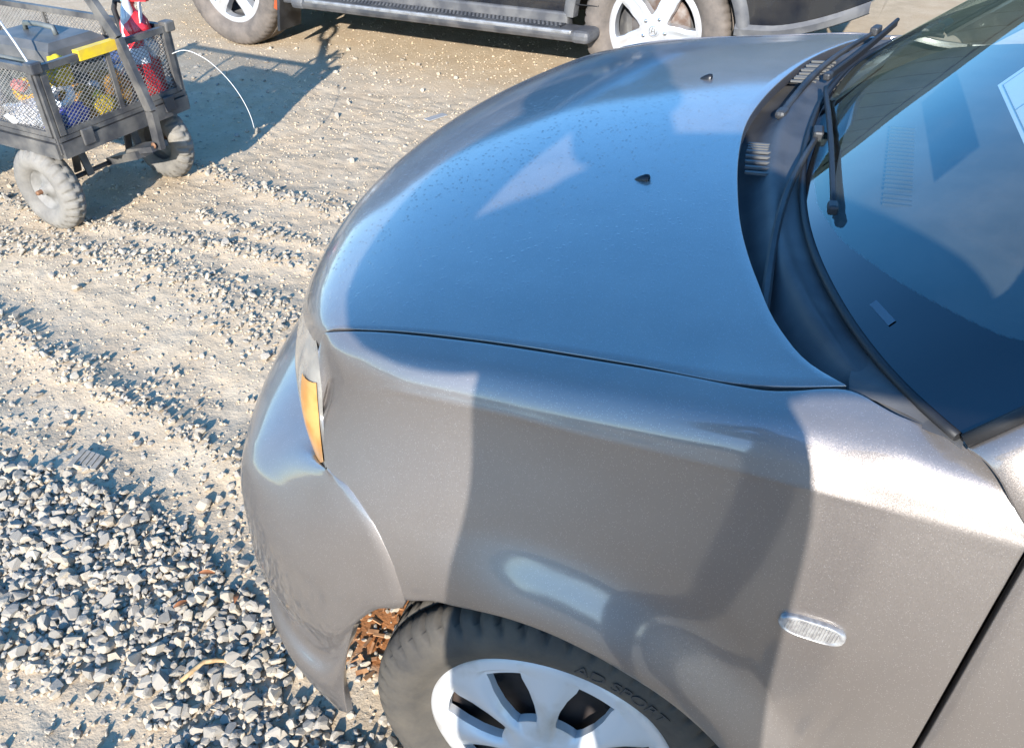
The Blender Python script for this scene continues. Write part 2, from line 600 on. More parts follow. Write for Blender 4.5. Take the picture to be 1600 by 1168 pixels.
# the 300 stones that show largest from where the picture is taken stand as pieces of their own
dist = np.sqrt((SX - CAM_LOC.x) ** 2 + (SY - CAM_LOC.y) ** 2 + CAM_LOC.z ** 2)
inv = cam.matrix_world.inverted()
def in_view(X, Y):
    Mi = np.array(inv)
    P = np.stack([X, Y, np.zeros_like(X), np.ones_like(X)])
    q = Mi @ P
    u = q[0] / -q[2] * 1350 + 800; v = 584 - q[1] / -q[2] * 1350
    return (u > 5) & (u < 1595) & (v > 5) & (v < 1163) & (q[2] < 0) & ~((X > -.62) & (Y > .1) & (X > -.62 - 0 * Y) & (Y < 1.6))
score = np.where(in_view(SX, SY), SR / dist, 0)
order = np.argsort(-score)
big, rest = order[:300], order[300:]
pm = []
for V, F in PROTO:
    me = bpy.data.meshes.new('stone'); me.from_pydata(V.tolist(), [], F.tolist()); me.materials.append(M_stone); pm.append(me)
for i in big:
    o = bpy.data.objects.new('stone', pm[int(rng.integers(0, len(pm)))]); COL.objects.link(o)
    o.parent = ground
    o.location = (float(SX[i]), float(SY[i]), float(SB[i])); s = float(SR[i]); o.scale = (s, s, s)
    o.rotation_euler = (rng.normal(0, .4), rng.normal(0, .4), rng.uniform(0, 6.28))
g = stones_mesh('gravel', SX[rest], SY[rest], SB[rest], SR[rest], M_stone)
tag(g, 'loose grey and tan crushed stone spread over the dusty ground', 'gravel'); g['kind'] = 'stuff'
# fine dusty pebbles
x, y = scatter(-5.0, .3, -.6, 5.0, .017)
k = (rng.random(x.size) < (.18 + .55 * smooth_noise2(x + 40, y + 40, 41, 2.2, 3)) * np.exp(-np.maximum(0, y - 1.8) / 2.6))
x, y = x[k], y[k]
r_ = np.clip(rng.lognormal(math.log(.0038), .45, x.size), .0015, .010)
g = stones_mesh('pebbles', x, y, ground_z(x, y) + r_ * .1, r_, M_pebble, .3)
tag(g, 'fine dust coloured pebbles pressed into the dry ground', 'pebbles'); g['kind'] = 'stuff'
# bark chips on the red soil
M_bark = mat('bark', (.26, .12, .05), .9, color2=(.38, .20, .09), nscale=40)
mb = MB()
for _ in range(110):
    a = rng.uniform(0, 6.28); rr = .17 * math.sqrt(rng.random())
    px, py = -.43 + rr * math.cos(a), .37 + rr * math.sin(a)
    L = rng.uniform(.008, .030)
    mb.box((px, py, float(ground_z(px, py)) + .004), (L, L * rng.uniform(.15, .4), .003), Euler((rng.normal(0, .35), rng.normal(0, .35), rng.uniform(0, 6.28))))
g = mb.build('bark_mulch', M_bark)
tag(g, 'reddish brown bark chips between the bumper and the front tyre', 'mulch'); g['kind'] = 'stuff'

# litter
def gz(x, y): return float(ground_z(np.array([x]), np.array([y]))[0])
M_twig = mat('dry_wood', (.50, .34, .17), .8, color2=(.36, .22, .10), nscale=60)
tw = [(-.778, .056), (-.770, .085), (-.762, .108), (-.742, .122), (-.716, .129)]
mb = MB().tube([(x, y, gz(x, y) + .018) for x, y in tw], [.0045, .0055, .006, .005, .0035], 7)
tag(mb.build('wood_twig', M_twig), 'bent pale dry twig lying on the grey gravel', 'twig')
M_plate = mat('grey_shard', (.27, .24, .19), .8, color2=(.34, .30, .24), nscale=60)
mb = MB()
P = [(-1.4899, .4845), (-1.5027, .5555), (-1.4205, .5492), (-1.4082, .5005)]
zt = gz(-1.45, .52) + .008
mb.add([(x, y, zt) for x, y in P] + [(x, y, zt - .006) for x, y in P], [(0, 3, 2, 1), (4, 5, 6, 7), (0, 1, 5, 4), (1, 2, 6, 5), (2, 3, 7, 6), (3, 0, 4, 7)])
shard = mb.build('plastic_shard', M_plate)
tag(shard, 'broken grey ribbed plastic shard at the upper edge of the gravel', 'shard')
for k in range(4):
    t = .2 + .2 * k
    a = Vector((-1.4899, .4845, zt + .0015)).lerp(Vector((-1.4082, .5005, zt + .0015)), t)
    b_ = Vector((-1.5027, .5555, zt + .0015)).lerp(Vector((-1.4205, .5492, zt + .0015)), t)
    MB().bar(a.lerp(b_, .12), a.lerp(b_, .88), .003, .003).build('rib', M_plate, shard)
M_bits = mat('flat_plastic', (.34, .33, .31), .6)
mb = MB().box((-1.685, 3.16, gz(-1.685, 3.16) + .004), (.12, .04, .005), Euler((0, .02, R(65))))
tag(mb.build('plastic_strip', M_bits), 'flat grey plastic strip on the open dirt behind the hood', 'scrap')
M_leaf = mat('dead_leaf', (.33, .13, .05), .8, color2=(.2, .07, .03), nscale=40)
for i, (lx, ly, rz, lab) in enumerate([(-.905, .305, .5, 'small curled brown leaf on the gravel, nearest the shard'), (-.905, .215, 1.1, 'long curled red brown leaf in the middle of the gravel'), (-.80, .27, 2.0, 'orange brown leaf on the gravel nearest the bumper')]):
    G = np.zeros((7, 4, 3))
    for a in range(7):
        for b_ in range(4):
            u = a / 6; w = math.sin(math.pi * (.08 + .84 * u)) * .006
            G[a, b_] = (u * .035 - .017, (b_ / 1.5 - 1) * w, .004 * math.sin(u * 4) + abs(b_ - 1.5) * .0015)
    mb = MB().grid(G).grid(G - np.array([0, 0, .0006]), True)
    o = mb.build('dead_leaf', M_leaf)
    o.location = (lx, ly, gz(lx, ly) + .017); o.rotation_euler = (.2, .1, rz)
    tag(o, lab, 'leaf', 'dead leaves on the gravel')

